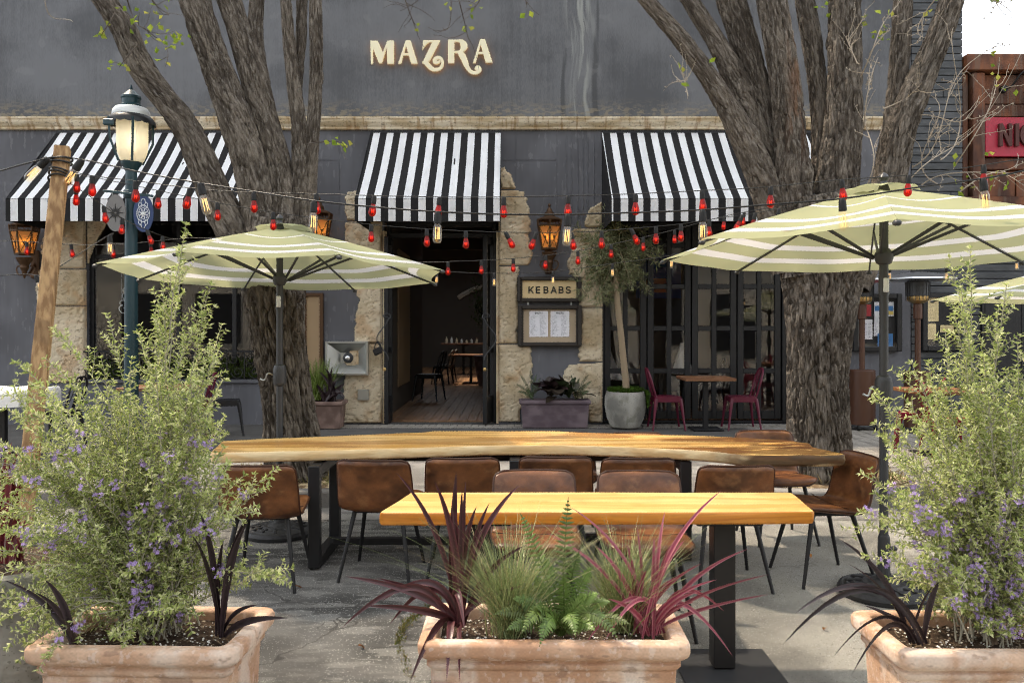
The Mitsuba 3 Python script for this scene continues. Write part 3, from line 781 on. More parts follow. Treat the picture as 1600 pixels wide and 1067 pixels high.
for g in (N, I, G):
    m = MB(); m.prism(g, .05, XZ, (0, F + .018, 0)); RS.part('letter', m, 'material_red_sign_letter', 20)
GN = Thing('gooseneck_lamp', 'grey gooseneck barn lamp above the red sign', 'lamp')
c = np.array([FX(1574), F + .12, FZ(137)])
m = MB(); m.lathe([(0, .07), (.05, .06), (.06, 0)], c, 16, RX(90)); m.curve([c + [.0, -.06, 0], c + [.05, -.16, .02], c + [.12, -.25, .16], c + [.22, -.3, .22], c + [.32, -.32, .18], c + [.36, -.32, .08]], .014, 24); GN.part('arm', m, 'material_black_metal')
m = MB(); m.lathe([(.02, .07), (.04, .06), (.06, .02), (.10, -.02), (.17, -.06), (.21, -.12), (.205, -.12), (.165, -.065), (.09, -.03), (0, 0)], c + [.36, -.32, .02], 24); GN.part('shade', m, 'material_grey_metal')
# the house across the street, behind the lens: what the panes mirror and what throws light back on the facade
O = Thing('opposite_building', 'long cream plastered building across the street behind the viewer', 'building')
m = MB(); m.box((0, -17.0, 3.6), (60, 3, 7.2)); O.part('wall', m, 'material_cream_building')
for i in range(-7, 8):
    m = MB(); m.box((i * 3.6, -15.46, 2.0), (2.2, .1, 2.4)); O.part('window', m, 'material_frame_black')
    m = MB(); m.box((i * 3.6, -15.46, 5.3), (1.3, .1, 1.6)); O.part('window', m, 'material_frame_black')
m = MB(); m.box((0, -15.0, 7.3), (60, 1.4, .25)); O.part('roof', m, 'material_cream_building')
# ---------------------------------------------------------------- sign letters over the door, lit from behind
LS = Thing('wall_letters', 'pale gold raised lettering on the upper grey wall with a warm glow behind', 'sign')
def zp(pts): return [(FX(560 + a / 6.6667), FZ(40 + b / 6.6667)) for a, b in pts]
def smoothpoly(pts, n=90):
    P = np.array(zp(pts)); P = np.vstack([P, P[:1]])
    d = np.concatenate([[0], np.cumsum(np.sqrt(np.linalg.norm(np.diff(P, axis=0), axis=1)))])
    return Polygon(CubicSpline(d, P, bc_type='periodic')(np.linspace(0, d[-1], n, endpoint=False))).buffer(0)
def stroke(pts, w, n=40):
    P = np.array(zp(pts)); c = catmull(P, n); ww = np.interp(np.linspace(0, 1, n), np.linspace(0, 1, len(w)), w) / 6.6667 / 105 / 2
    return shapely.union_all([shapely.union_all([Point(*c[i]).buffer(ww[i], 8), Point(*c[i + 1]).buffer(ww[i + 1], 8)]).convex_hull for i in range(n - 1)])
LM = Polygon(zp([(133, 178), (208, 178), (262, 300), (310, 176), (374, 176), (374, 414), (308, 414), (304, 232), (250, 408), (222, 408), (158, 250), (158, 416), (140, 416)])).buffer(0)
LA = Polygon(zp([(500, 173), (547, 173), (622, 413), (556, 413), (530, 326), (472, 326), (450, 413), (420, 413)])).difference(Polygon(zp([(502, 222), (526, 306), (478, 306)])))
LZ = Polygon(zp([(680, 172), (854, 172), (745, 385), (668, 410), (690, 370), (775, 190), (740, 190), (705, 218), (672, 270)])).buffer(0).union(
     stroke([(690, 398), (735, 432), (775, 468), (825, 474), (868, 446), (880, 405), (868, 365), (835, 350), (805, 365), (800, 395), (828, 402), (850, 385)], [30, 46, 46, 36, 30, 30, 26, 24, 30, 38, 34, 16], 60))
LR = Polygon(zp([(938, 167), (1000, 167), (1000, 408), (938, 408)])).union(
     Polygon(zp([(1000, 167), (1060, 165)] + [(1062 + 76 * math.cos(t), 228 + 64 * math.sin(t)) for t in np.linspace(-1.5, 1.5, 14)] + [(1050, 302), (1000, 302)])).buffer(0).difference(
     Polygon(zp([(1000, 186), (1040, 186)] + [(1044 + 24 * math.cos(t), 234 + 48 * math.sin(t)) for t in np.linspace(-1.5, 1.5, 10)] + [(1000, 284)])).buffer(0))).union(
     stroke([(1040, 292), (1085, 330), (1120, 410), (1150, 470), (1195, 505), (1240, 502), (1264, 475), (1252, 452), (1232, 462)], [20, 62, 60, 52, 38, 34, 32, 36, 36], 60))
LA2 = Polygon(zp([(1272, 161), (1318, 161), (1398, 401), (1328, 401), (1304, 312), (1248, 312), (1222, 404), (1196, 404)])).difference(Polygon(zp([(1274, 212), (1300, 294), (1252, 294)])))
for g in (LM, LA, LZ, LR, LA2):
    m = MB(); m.prism(g.buffer(.002), .03, XZ, (0, F - .035, 0)); k = LS.part('letter', m, 'material_gold_letter', 20)
    e = MB()
    for q in getattr(g.buffer(-.010), 'geoms', [g.buffer(-.010)]):
        if q.is_empty: continue
        vv, ff = trimesh.creation.triangulate_polygon(q, engine='earcut'); e.add(np.c_[vv[:, 0], np.full(len(vv), F - .028), vv[:, 1]], ff)
    v, f = e.mesh()
    n = np.cross(v[f[0, 1]] - v[f[0, 0]], v[f[0, 2]] - v[f[0, 0]])
    if n[1] < 0: f = f[:, ::-1]
    LS.part('back_light', (v, f), 'material_letter_side', False, under=k, emitter=em((1.0, .42, .10), .55))

# ---------------------------------------------------------------- awnings
def awning(name, label, x0, x1, off, top=208, proj=1.25):
    A = Thing(name, label, 'awning', 'striped awnings along the facade')
    zt, yf = FZ(top), F - proj
    s = FPX / yf; zf = EYE + (HYP - 310) / s; zv = EYE + (HYP - 345) / s
    def U(x): return (x - off) / .2005
    n = 60; xs = np.linspace(x0, x1, n)
    P = np.zeros((n, 14, 3)); 
    for j in range(14):
        t = j / 13
        P[:, j] = np.stack([xs, np.full(n, F - .03 - (proj - .03) * t), np.full(n, zt + (zf - zt) * t - .035 * math.sin(math.pi * t))], -1)
        P[:, j, 2] -= .020 * np.sin(math.pi * t) * (.5 - .5 * np.cos(2 * np.pi * (xs - x0) / (x1 - x0) * 3))
    P[:, 1:-1, 2] += .016 * (meshkit.fbm(P[:, 1:-1] * [3.1, 5, 5], 3, 6) - .5)
    m = MB(); uv = np.stack([np.repeat(U(xs), 14), np.tile(np.linspace(0, 1, 14), n)], -1); m.grid(P, uv=uv); A.part('canopy', m, 'material_awning', True, uv=m.uv())
    xs = np.linspace(x0, x1, 160); V = np.zeros((160, 5, 3))
    for j in range(5):
        t = j / 4
        V[:, j] = np.stack([xs, yf - .004 - .006 * np.sin(xs * 9 + 2) * t - .004 * np.sin(xs * 23), np.full(160, zf - .006 + (zv - zf) * t)], -1)
    m = MB(); m.grid(V, uv=np.stack([np.repeat(U(xs), 5), np.tile(np.linspace(0, 1, 5), 160)], -1)); A.part('valance', m, 'material_awning', True, uv=m.uv())
    for x in (x0, x1):
        m = MB(); m.grid(np.array([[[x, F - .03, zt], [x, F - .03, zv]], [[x, yf, zf], [x, yf, zv]]])); A.part('side_flap', m, 'material_awning_black', False)
    m = MB(); m.bar((x0 + .01, yf + .02, zf - .03), (x1 - .01, yf + .02, zf - .03), .03); m.bar((x0, F - .02, zt + .008), (x1, F - .02, zt + .008), .04)
    for x in np.linspace(x0 + .02, x1 - .02, 4): m.bar((x, yf + .03, zf - .04), (x, F - .05, zt - .06), .025)
    A.part('bar', m, 'material_black_metal')
awning('awning', 'wide black and white striped awning above the lamp post and left window', -6.76, -3.6, -6.70)
awning('awning', 'black and white striped awning directly over the open doorway', -2.10, -.165, -2.055)
awning('awning', 'black and white striped awning over the folding glass doors by the thick tree', 1.333, 4.5, 1.45)

# ---------------------------------------------------------------- wall lanterns
def lantern(label, px, py):
    L = Thing('wall_lantern', label, 'lantern', 'bronze lanterns on the facade')
    c = np.array([FX(px), F - .30, FZ(py)]); K = 1 / 105.0
    n = 6; hs = [0, -.32]
    R0, R1, zt, zb = .185, .122, .14, -.19
    a = np.arange(n) * np.pi / 3 + np.pi / 6
    ring = lambda R, z: np.stack([c[0] + R * np.cos(a), c[1] + R * np.sin(a), np.full(n, c[2] + z)], -1)
    A, Bm = ring(R0, zt), ring(R1, zb)
    m = MB()
    for i in range(n):
        j = (i + 1) % n
        m.tube([A[i], Bm[i]], .011, 5); m.bar(A[i], A[j], .022); m.bar(Bm[i], Bm[j], .022)
        A2, B2 = ring(R0 + .01, zt + .085), ring(R1 - .02, zb - .05)
        m.bar(A2[i], A2[j], .02); m.tube([A[i], A2[i]], .012, 5)
        for q in range(4):
            p0, p1 = A[i] + (A[j] - A[i]) * (q / 4), A[i] + (A[j] - A[i]) * ((q + 1) / 4); u = np.array([0, 0, .085])
            m.tube([p0, (p0 + p1) / 2 + u, p1], .006, 4)
        m.tube([A[i] * .98 + Bm[j] * .02, Bm[j]], .005, 4); m.tube([A[j], Bm[i]], .005, 4)
        m.box((A[i] + A[j] + Bm[i] + Bm[j]) / 4, (.03, .03, .03), .01)
    m.lathe([(0, .47), (.012, .465), (.022, .44), (.012, .415), (.02, .40), (.035, .385), (.045, .35), (.07, .33), (.075, .28), (.12, .265), (.18, .235), (.196, .225)], c, 12)
    m.lathe([(R1 - .01, zb - .05), (.10, zb - .09), (.055, zb - .16), (.06, zb - .2), (.035, zb - .25), (.03, zb - .3), (.012, zb - .34), (0, zb - .36)], c, 12)
    L.part('frame', m, 'material_bronze')
    for i in range(n):
        j = (i + 1) % n; k = .94
        q = lambda P: c + (P - c) * [k, k, 1]
        g = MB(); g.grid(np.array([[q(A[i]), q(A[j])], [q(Bm[i]), q(Bm[j])]])); L.part('pane', g, 'material_amber_glass', False)
    m = MB()
    for dx in (-.035, .035): m.lathe([(0, .10), (.014, .07), (.017, .045), (.012, .02), (0, .01)], c + [dx, 0, -.06], 10)
    L.part('flame_bulb', m, 'material_frosted', emitter=em((1.0, .60, .22), 1.1))
    m = MB(); zc = c[2] - .42
    m.curve([(c[0], c[1], zc + .02), (c[0], c[1] + .08, zc - .06), (c[0], c[1] + .18, zc + .02), (c[0], c[1] + .26, zc + .12)], .018, 18)
    m.curve([(c[0] - .0, c[1], zc - .0), (c[0] - .1, c[1] + .02, zc - .06), (c[0] - .13, c[1] + .03, zc + .03), (c[0] - .07, c[1] + .02, zc + .06)], .010, 18)
    m.curve([(c[0] - .0, c[1], zc - .0), (c[0] + .1, c[1] + .02, zc - .06), (c[0] + .13, c[1] + .03, zc + .03), (c[0] + .07, c[1] + .02, zc + .06)], .010, 18)
    m.box((c[0], F - .03, zc + .1), (.12, .05, .42), .015)
    L.part('bracket', m, 'material_bronze')
lantern('lit bronze wall lantern above the menu case right of the doorway', 857, 372)
lantern('lit bronze wall lantern on the far left behind the timber post', 57, 380)
lantern('lit bronze wall lantern half hidden behind the left tree trunk', 506, 362)

# ---------------------------------------------------------------- KEBABS sign and the menu case under it
KS = Thing('lettered_sign', 'small cream sign reading KEBABS in a dark frame over the menu case', 'sign')
def framed(T, px0, px1, py0, py1, w, proud, back, bname):
    a, b, c, d = FX(px0), FX(px1), FZ(py1), FZ(py0); y = F - .03
    m = MB()
    for x in (a + w / 2, b - w / 2): m.box((x, y - proud / 2, (c + d) / 2), (w, proud, d - c), .012)
    for z in (c + w / 2, d - w / 2): m.box(((a + b) / 2, y - proud / 2, z), (b - a - 2 * w, proud - .004, w), .012)
    for x in (a + w + .012, b - w - .012): m.box((x, y - proud / 2 + .02, (c + d) / 2), (.02, proud - .02, d - c - 2 * w), .004)
    T.part('frame', m, 'material_sign_frame')
    m = MB(); m.box(((a + b) / 2, y - .012, (c + d) / 2), (b - a - 2 * w, .02, d - c - 2 * w), .002); T.part(bname, m, back)
    return a + w, b - w, c + w, d - w, y
a, b, c, d, y = framed(KS, 808, 908, 433, 472, .055, .09, 'material_cream_panel', 'panel')
x = FX(825.5)
for ch, px in zip('KEBABS', (825.5, 837, 849, 860, 872.5, 883.5)):
    t = meshkit.text_mesh(ch, .098, .012, True); m = MB(); m.add(t.vertices - [t.bounds[0][0], 0, 0], t.faces, XZ, (FX(px), y - .022, FZ(458.5))); KS.part('letter', m, 'material_sign_black', 20)
MC = Thing('menu_case', 'framed menu case with two printed sheets beside the doorway', 'menu board')
a, b, c, d, y = framed(MC, 809, 908, 477, 541, .06, .10, 'material_menu_back', 'backing')
for p0, p1 in ((827, 856), (860, 889)):
    g = MB(); xa, xb, z0, z1 = FX(p0), FX(p1), FZ(526), FZ(486)
    n = 8; X = np.linspace(xa, xb, n); Zz = np.linspace(z0, z1, n); P = np.array([[[xx, y - .03 - .006 * math.sin(3 * (xx - xa)) - .004 * (zz - z0), zz] for zz in Zz] for xx in X])
    UV = np.array([[[(xx - xa) / (xb - xa), (zz - z0) / (z1 - z0)] for zz in Zz] for xx in X]).reshape(-1, 2)
    g.grid(P, uv=UV); k = MC.part('menu_sheet', g, 'material_menu_paper', True, uv=g.uv())
    t = meshkit.text_mesh('MAZRA', .024, .001, True); m = MB(); w = t.bounds[1][0]; m.add(t.vertices, t.faces, XZ, ((xa + xb) / 2 - w / 2, y - .036, FZ(490.5))); MC.part('heading', m, 'material_sign_black', False, under=k)
m = MB()
for px in (825, 892): m.tube([(FX(px), F - .05, FZ(471)), (FX(px), F - .05, FZ(478))], .012, 8)
MC.part('hanger', m, 'material_steel')
# notice cases on the right
def case(label, px0, px1, py0, py1, sheets, back='material_inside_dark', yw=F):
    C = Thing('notice_case', label, 'notice board')
    global F_
    a, b, c, d = FX(px0), FX(px1), FZ(py1), FZ(py0); y = yw - .02; w = .075
    m = MB()
    for x in (a + w / 2, b - w / 2): m.box((x, y - .04, (c + d) / 2), (w, .09, d - c), .01)
    for z in (c + w / 2, d - w / 2): m.box(((a + b) / 2, y - .04, z), (b - a - 2 * w, .086, w), .01)
    C.part('frame', m, 'material_frame_black')
    m = MB(); m.box(((a + b) / 2, y - .01, (c + d) / 2), (b - a - 2 * w, .02, d - c - 2 * w), .002); C.part('backing', m, back)
    for n, (p0, p1, q0, q1, bs) in enumerate(sheets):
        g = MB(); g.grid(np.array([[[FX(p0), y - .024 - .003 * n, FZ(q1)], [FX(p0), y - .03 - .003 * n, FZ(q0)]], [[FX(p1), y - .026 - .003 * n, FZ(q1)], [FX(p1), y - .024 - .003 * n, FZ(q0)]]]), uv=[(0, 0), (0, 1), (1, 0), (1, 1)])
        C.part('sheet', g, bs, False, uv=g.uv())
    g = MB(); g.grid(np.array([[[a + w, y - .07, c + w], [a + w, y - .07, d - w]], [[b - w, y - .07, c + w], [b - w, y - .07, d - w]]])); C.part('glass', g, 'material_glass', False)
P_ = 'material_menu_paper'
case('black notice case with white and blue leaflets by the brown heater', 1330, 1405, 459, 549,
     [(1346, 1361, 499, 530, P_), (1347, 1359, 476, 494, 'material_paper_red'), (1363, 1377, 494, 525, P_), (1363, 1394, 472, 494, 'material_paper_white'), (1364, 1393, 478, 486, 'material_paper_blue'), (1379, 1393, 486, 492, 'material_paper_yellow'), (1364, 1376, 490, 503, 'material_paper_white'), (1368, 1392, 521, 541, 'material_paper_blue')])
case('dark notice case with cream menu sheets on the charcoal boards', 1437, 1497, 458, 548,
     [(1441, 1464, 464, 502, 'material_cream_paper'), (1442, 1460, 506, 530, 'material_cream_paper'), (1466, 1487, 508, 519, 'material_cream_paper')], yw=F + .0)
# window of the boarded building behind the right shrub
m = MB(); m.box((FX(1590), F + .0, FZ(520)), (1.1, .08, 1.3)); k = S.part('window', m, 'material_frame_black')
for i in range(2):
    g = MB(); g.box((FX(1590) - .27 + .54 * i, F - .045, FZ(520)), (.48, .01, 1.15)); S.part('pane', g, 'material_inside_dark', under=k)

# ---------------------------------------------------------------- trees
def limb(pts, n_side=56, amp=.02, seed=0, step=.028, taper_cap=True):
    """pts: rows of x, y, z, radius"""
    P = np.asarray(pts, float); L = np.linalg.norm(np.diff(P[:, :3], axis=0), axis=1).sum()
    c = catmull(P, max(8, int(L / step))); p, rad = c[:, :3], np.maximum(c[:, 3], .004)
    rr = np.random.default_rng(seed)
    t, A, Bv = frames(p); n = len(p)
    th = np.arange(n_side + 1) * 2 * np.pi / n_side
    s = np.concatenate([[0], np.cumsum(np.linalg.norm(np.diff(p, axis=0), axis=1))])
    ca, sa = np.cos(th)[None], np.sin(th)[None]
    R0 = rad.mean()
    q = np.stack([ca * rad[:, None] * 27 + seed * 3.1, sa * rad[:, None] * 27, np.broadcast_to(s[:, None] * 4.8 + seed, (n, n_side + 1))], -1)
    n1 = meshkit.fbm(q, 2, seed); n2 = meshkit.noise(q * [2.1, 2.1, 2.4], seed + 9)
    ridge = 1 - np.abs(2 * n1 - 1) / .5
    groove = np.clip((ridge - .62) / .38, 0, 1)
    low = meshkit.fbm(np.stack([ca * 1.3 + 0 * s[:, None], sa * 1.3 + 0 * s[:, None], np.broadcast_to(s[:, None] * 1.4 + seed * 7, (n, n_side + 1))], -1), 2, seed + 3) - .5
    a = amp * np.clip(rad / .2, .35, 1.15)[:, None]
    r_ = rad[:, None] * (1 + .16 * low) - a * groove ** 1.2 + a * .55 * (n2 - .5)
    for _ in range(2 if n < 140 else 4):        # knots and old branch scars
        k0, t0, w0 = rr.uniform(.1, .9) * s[-1], rr.uniform(0, 6.28), rr.uniform(.5, .9) * R0
        dd = np.sqrt(((s[:, None] - k0) / (1.3 * w0)) ** 2 + ((np.mod(th[None] - t0 + np.pi, 2 * np.pi) - np.pi) * R0 / w0) ** 2)
        r_ = r_ + R0 * (.26 * np.exp(-dd ** 2 * 2.2) - .24 * np.exp(-dd ** 2 * 14))
    V = p[:, None] + r_[..., None] * (ca[..., None] * A[:, None] + sa[..., None] * Bv[:, None])
    V[:, -1] = V[:, 0]
    b = MB()
    b.grid(V[:, ::-1], uv=np.stack([np.broadcast_to(th[::-1] * R0, (n, n_side + 1)), np.broadcast_to(s[:, None] + seed * 3.7, (n, n_side + 1))], -1).reshape(-1, 2))
    return b
def branches(m, start, direc, rad, depth, rr, length, tips):
    """bare crown: a branch that forks; joins m"""
    n = 6; p = [np.array(start, float)]; d = np.array(direc, float); d /= np.linalg.norm(d)
    for i in range(n):
        d = d + rr.normal(0, .13, 3) + [0, 0, .05]; d /= np.linalg.norm(d); p.append(p[-1] + d * length / n)
    m.tube(p, np.linspace(rad, rad * .5, n + 1), 5 if depth > 1 else 3, caps=False)
    tips.append((p[-1], d))
    if depth == 0: return
    for i in range(2 if depth > 1 else 4):
        at = p[2 + int(rr.integers(0, n - 2))] if i else p[-1]
        e = d + rr.normal(0, .6, 3); e /= np.linalg.norm(e)
        branches(m, at, e, rad * .55, depth - 1, rr, length * .72, tips)
LEAFG = np.array([(.20, .27, .035), (.28, .33, .05), (.15, .22, .03), (.33, .33, .07)])
def round_leaves(pts, rr, n_per, spread, size):
    P, D, N, L, C = [], [], [], [], []
    for p in pts:
        for _ in range(n_per):
            P.append(p + rr.normal(0, spread, 3)); D.append(rr.normal(0, 1, 3) + [0, 0, -.4]); N.append(rr.normal(0, 1, 3) + [0, -.6, .6]); L.append(size * (.7 + .6 * rr.random())); C.append(LEAFG[rr.integers(0, 4)] * (.85 + .3 * rr.random()))
    return leaf_quads(np.array(P), np.array(D), np.array(N), np.array(L), np.array(L) * .8, np.array(C), .12)
def tree(label, D0, trunk, limbs, seed):
    t = Thing('tree', label, 'tree')
    rr = np.random.default_rng(seed)
    W = lambda q, off: np.array([*WP(q[0], q[1], D0 + off), q[2] * (D0 + off) / FPX / 2])
    tm = limb([W((q[0], q[1], q[2] * .93), 0) for q in trunk], 230, .036, seed, .02); t.part('trunk', tm, 'material_bark', True, uv=tm.uv())
    crown, tips = MB(), []
    for i, (off0, off1, pts) in enumerate(limbs):
        A = np.array(pts, float); g = np.gradient(A[:, :2], axis=0); cs_ = np.abs(g[:, 1]) / np.linalg.norm(g, axis=1)
        P = [W((q[0], q[1], q[2] * cs_[k] * .93), off0 + (off1 - off0) * k / (len(pts) - 1)) for k, q in enumerate(pts)]
        if pts[0][1] < 6:       # goes on above the picture
            a, b = P[0], P[1]; d = (a - b)[:3]; d /= np.linalg.norm(d)
            d1 = d + [0, 0, .25]; d1 /= np.linalg.norm(d1)
            e1 = a[:3] + d1 * .9; e2 = e1 + (d1 + [rr.normal(0, .12), rr.normal(0, .2), .15]) * .9
            P = [np.array([*e2, a[3] * .6]), np.array([*e1, a[3] * .8])] + P
            for k in range(4):
                base = e2 if k < 2 else e1
                branches(crown, base, d1 + rr.normal(0, .55, 3) * [1, 1, .5], a[3] * .42, 3, rr, 1.15, tips)
        tm = limb(P, 104, .03, seed * 20 + i, .028); t.part('limb', tm, 'material_bark', True, uv=tm.uv())
    t.part('branches', crown, 'material_twig_dark', False, kind='stuff')
    pts = [p for p, d in tips if p[2] > 5.2]
    v, f, c = round_leaves(pts, rr, 3, .10, .055)
    t.part('foliage', (v, f), 'material_leaf_vertex', False, kind='stuff', color=c)
    return t
TL = tree('bark covered tree with many stems rising behind the left umbrella', 7.75,
 [(478, 770, 118), (468, 735, 100), (458, 680, 92), (449, 620, 86), (440, 560, 84), (432, 500, 92), (428, 450, 104), (430, 400, 112), (434, 345, 96)],
 [(-.22, .0, [(162, 0, 46), (194, 48, 48), (218, 100, 51), (256, 153, 52), (290, 200, 53), (334, 300, 60), (372, 372, 66), (410, 450, 66)]),
  (-.06, -.05, [(303, 0, 54), (337, 100, 54), (373, 200, 59), (398, 290, 58), (412, 370, 66), (428, 450, 76)]),
  (.05, .04, [(358, 0, 42), (374, 50, 41), (389, 100, 46), (418, 200, 45), (436, 260, 46), (442, 340, 60), (444, 430, 70)]),
  (.16, .06, [(401, 0, 25), (399, 50, 26), (402, 90, 28), (416, 165, 30), (432, 240, 32)]),
  (-.05, .06, [(447, 0, 19), (452, 70, 21), (460, 140, 24), (467, 200, 27), (470, 300, 34), (462, 400, 44)]),
  (.12, .08, [(472, 0, 19), (470, 70, 18), (464, 130, 20), (466, 200, 22)]),
  (.0, .1, [(493, 0, 21), (494, 100, 23), (489, 200, 24), (483, 255, 30), (476, 330, 38), (462, 420, 44)])], 3)
TR = tree('thick rough barked tree with many stems rising behind the right umbrella', 7.75,
 [(1283, 765, 132), (1281, 735, 116), (1280, 690, 106), (1278, 600, 100), (1279, 520, 106), (1283, 450, 124), (1284, 400, 142), (1282, 350, 150), (1278, 310, 130)],
 [(-.2, 0, [(1010, 0, 34), (1058, 55, 38), (1112, 128, 41), (1152, 195, 47), (1184, 262, 54), (1212, 340, 64), (1236, 420, 70)]),
  (.05, .1, [(1078, 0, 34), (1106, 45, 35), (1132, 88, 40), (1150, 130, 48), (1172, 190, 52), (1200, 270, 58), (1226, 350, 64)]),
  (.15, .1, [(1142, 0, 50), (1163, 68, 47), (1182, 135, 46), (1200, 205, 50), (1224, 300, 56)]),
  (-.14, -.1, [(1206, 0, 50), (1218, 68, 50), (1227, 135, 51), (1234, 200, 52), (1239, 270, 58), (1246, 350, 66), (1256, 430, 72)]),
  (.2, .1, [(1257, 0, 32), (1269, 68, 34), (1278, 135, 32), (1284, 210, 34), (1286, 300, 40)]),
  (-.05, -.06, [(1320, 0, 53), (1320, 68, 54), (1319, 135, 57), (1316, 200, 63), (1311, 270, 69), (1304, 350, 78), (1294, 440, 84)]),
  (.16, .05, [(1411, 0, 30), (1407, 68, 33), (1402, 135, 33), (1397, 185, 36), (1388, 250, 40), (1372, 330, 46)]),
  (-.05, .0, [(1494, -20, 40), (1474, 40, 44), (1449, 100, 47), (1428, 150, 52), (1409, 200, 50), (1398, 250, 50), (1386, 300, 54), (1362, 370, 62), (1328, 445, 70)])], 5)
# thin twigs that hang into the picture
def twig(T, D, pts, leaves, rr, bs='material_twig_dark', rad=.006, buds=False, sub=0, per=3):
    P = np.array([WP(a, b, D + .12 * rr.normal()) for a, b in pts]); c = catmull(P, 8 * len(P))
    m = MB(); m.tube(c, np.linspace(rad, .0022, len(c)), 5); nodes = []
    for _ in range(sub):
        i = int(rr.integers(len(c) // 5, len(c) - 2)); d = (c[i + 1] - c[i]); d /= np.linalg.norm(d)
        e = d + rr.normal(0, .7, 3) * [1, .6, 1]; e /= np.linalg.norm(e); L = .12 + .28 * rr.random()
        q = [c[i]]; 
        for s in range(5): e = e + rr.normal(0, .2, 3) + [0, 0, .05]; e /= np.linalg.norm(e); q.append(q[-1] + e * L / 5)
        m.tube(q, np.linspace(.0032, .0015, 6), 4); nodes += q[1:]
    if buds:
        for q in list(c[::3]) + nodes[::1]:
            if rr.random() < .7: m.add(*leaf_quads(np.array([q]), rr.normal(0, 1, (1, 3)) + [0, 0, .5], rr.normal(0, 1, (1, 3)), .028, .014, np.zeros((1, 3)))[:2])
    k = T.part('twig', m, bs, False)
    L = [WP(a, b, D + .1 * rr.normal()) for a, b in leaves]
    if L:
        v, f, col = round_leaves(L, rr, per, .035, .058); T.part('leaves', (v, f), 'material_leaf_vertex', False, under=k, kind='stuff', color=col * 1.25)
rr = np.random.default_rng(21)
twig(TL, 7.3, [(196, -10), (205, 20), (225, 45), (245, 60), (262, 80), (258, 105)], [(205, 12), (212, 30), (250, 42), (268, 48), (258, 60), (275, 60), (236, 58), (222, 50), (266, 68), (278, 66), (252, 78), (256, 92), (285, 62)], rr, sub=5)
twig(TL, 7.3, [(180, 20), (165, 45), (158, 50)], [(155, 50), (162, 48)], rr, sub=1)
twig(TL, 7.3, [(215, 70), (192, 98), (186, 106)], [(182, 108), (192, 104)], rr, sub=1)
twig(TL, 7.3, [(70, -10), (72, 12), (90, 30), (113, 34)], [], rr, 'material_twig_pale', .004)
twig(TL, 7.3, [(236, -5), (250, 14), (262, 22), (240, 20)], [(240, 6), (243, 22), (262, 14)], rr, sub=3)
for pts, lv in (([(630, -10), (640, 20), (650, 40)], [(653, 43)]), ([(690, -10), (705, 15), (700, 45), (692, 44)], [(703, 4)]), ([(715, -10), (722, 20), (728, 45), (731, 60)], [(720, 42), (727, 50), (745, 12)]), ([(752, -10), (740, 12), (728, 14)], [(752, 2), (738, 16)]), ([(825, -10), (822, 12)], [(822, 14)]), ([(655, -10), (648, 5), (625, 18)], [])):
    twig(TL, 7.2, pts, lv, rr, sub=3, per=2)
twig(TL, 7.3, [(480, 225), (505, 222), (530, 222), (538, 230)], [(523, 218), (533, 230), (536, 226)], rr, sub=1)
for pts, lv in (([(1405, 300), (1440, 262), (1480, 235), (1520, 205), (1560, 150), (1598, 78)], [(1560, 122), (1575, 140)]),
                ([(1425, 262), (1470, 200), (1490, 130), (1520, 95), (1560, 70)], []), ([(1490, 262), (1530, 200), (1555, 140), (1562, 90)], [(1548, 108), (1556, 88)]),
                ([(1470, 250), (1500, 160), (1490, 90), (1492, 40)], []), ([(1350, 300), (1365, 240), (1352, 190), (1368, 140)], [(1375, 52), (1384, 60)]),
                ([(1440, 290), (1500, 270), (1560, 268), (1590, 240)], [(1500, 275), (1488, 250)]), ([(1345, 120), (1370, 60), (1385, 30), (1400, 10)], [(1388, 25), (1384, 48), (1372, 54), (1360, 20)]),
                ([(1500, 300), (1520, 285), (1560, 270), (1600, 290)], [(1512, 290), (1518, 296), (1550, 275), (1566, 282), (1572, 292)]), ([(1380, 170), (1420, 150), (1440, 130)], []), ([(1400, 205), (1450, 180), (1490, 190), (1530, 150)], [(1552, 228)]),
                ([(1465, -5), (1440, 30), (1446, 60)], [(1455, 5), (1462, 8)]), ([(1545, -8), (1560, 4)], [(1549, 6)]), ([(1350, 200), (1355, 150), (1372, 90)], [(1352, 25)]), ([(1340, 100), (1322, 60)], [(1290, 10), (1282, 14)]), ([(1075, 150), (1068, 120)], [(1066, 112), (1110, 98), (1068, 128)]), ([(1470, 290), (1440, 250), (1460, 200), (1455, 150)], [])):
    twig(TR, 7.45, pts, lv, rr, 'material_twig_pale', .006, True, 7, 2)
# ---------------------------------------------------------------- street lamp with two hanging medallions
SL = Thing('street_lamp', 'dark teal street lamp with white dome and glowing frosted lantern', 'street lamp')
D = 7.7; lx = GX(205, D); sl = FPX / D
LZ_ = lambda py: GZ(py, D)
m = MB(); c = np.array([lx, D, 0])
z0 = WZ - .004
m.lathe([(0, z0), (.16, z0), (.16, z0 + .1), (.13, z0 + .14), (.12, z0 + .5), (.075, z0 + .6), (.066, z0 + .7), (.058, 2.0), (.05, LZ_(262)), (.062, LZ_(258)), (.045, LZ_(252)), (.05, LZ_(278)), (.05, LZ_(258))], (lx, D, 0), 24)
m.lathe([(.052, LZ_(268)), (.07, LZ_(262)), (.088, LZ_(258)), (.092, LZ_(253)), (.0, LZ_(252))], (lx, D, 0), 24)
SL.part('post', m, 'material_teal_paint')
for px in (193, 214):
    m = MB(); m.tube([(GX(px, D), D - .10, LZ_(254)), (GX(px - (6 if px < 200 else -4), D), D - .19 if px < 200 else D - .14, LZ_(222)), (GX(px - (8 if px < 200 else -8), D), D - .19, LZ_(190))], .011, 6)
    SL.part('lantern_strap', m, 'material_teal_paint')
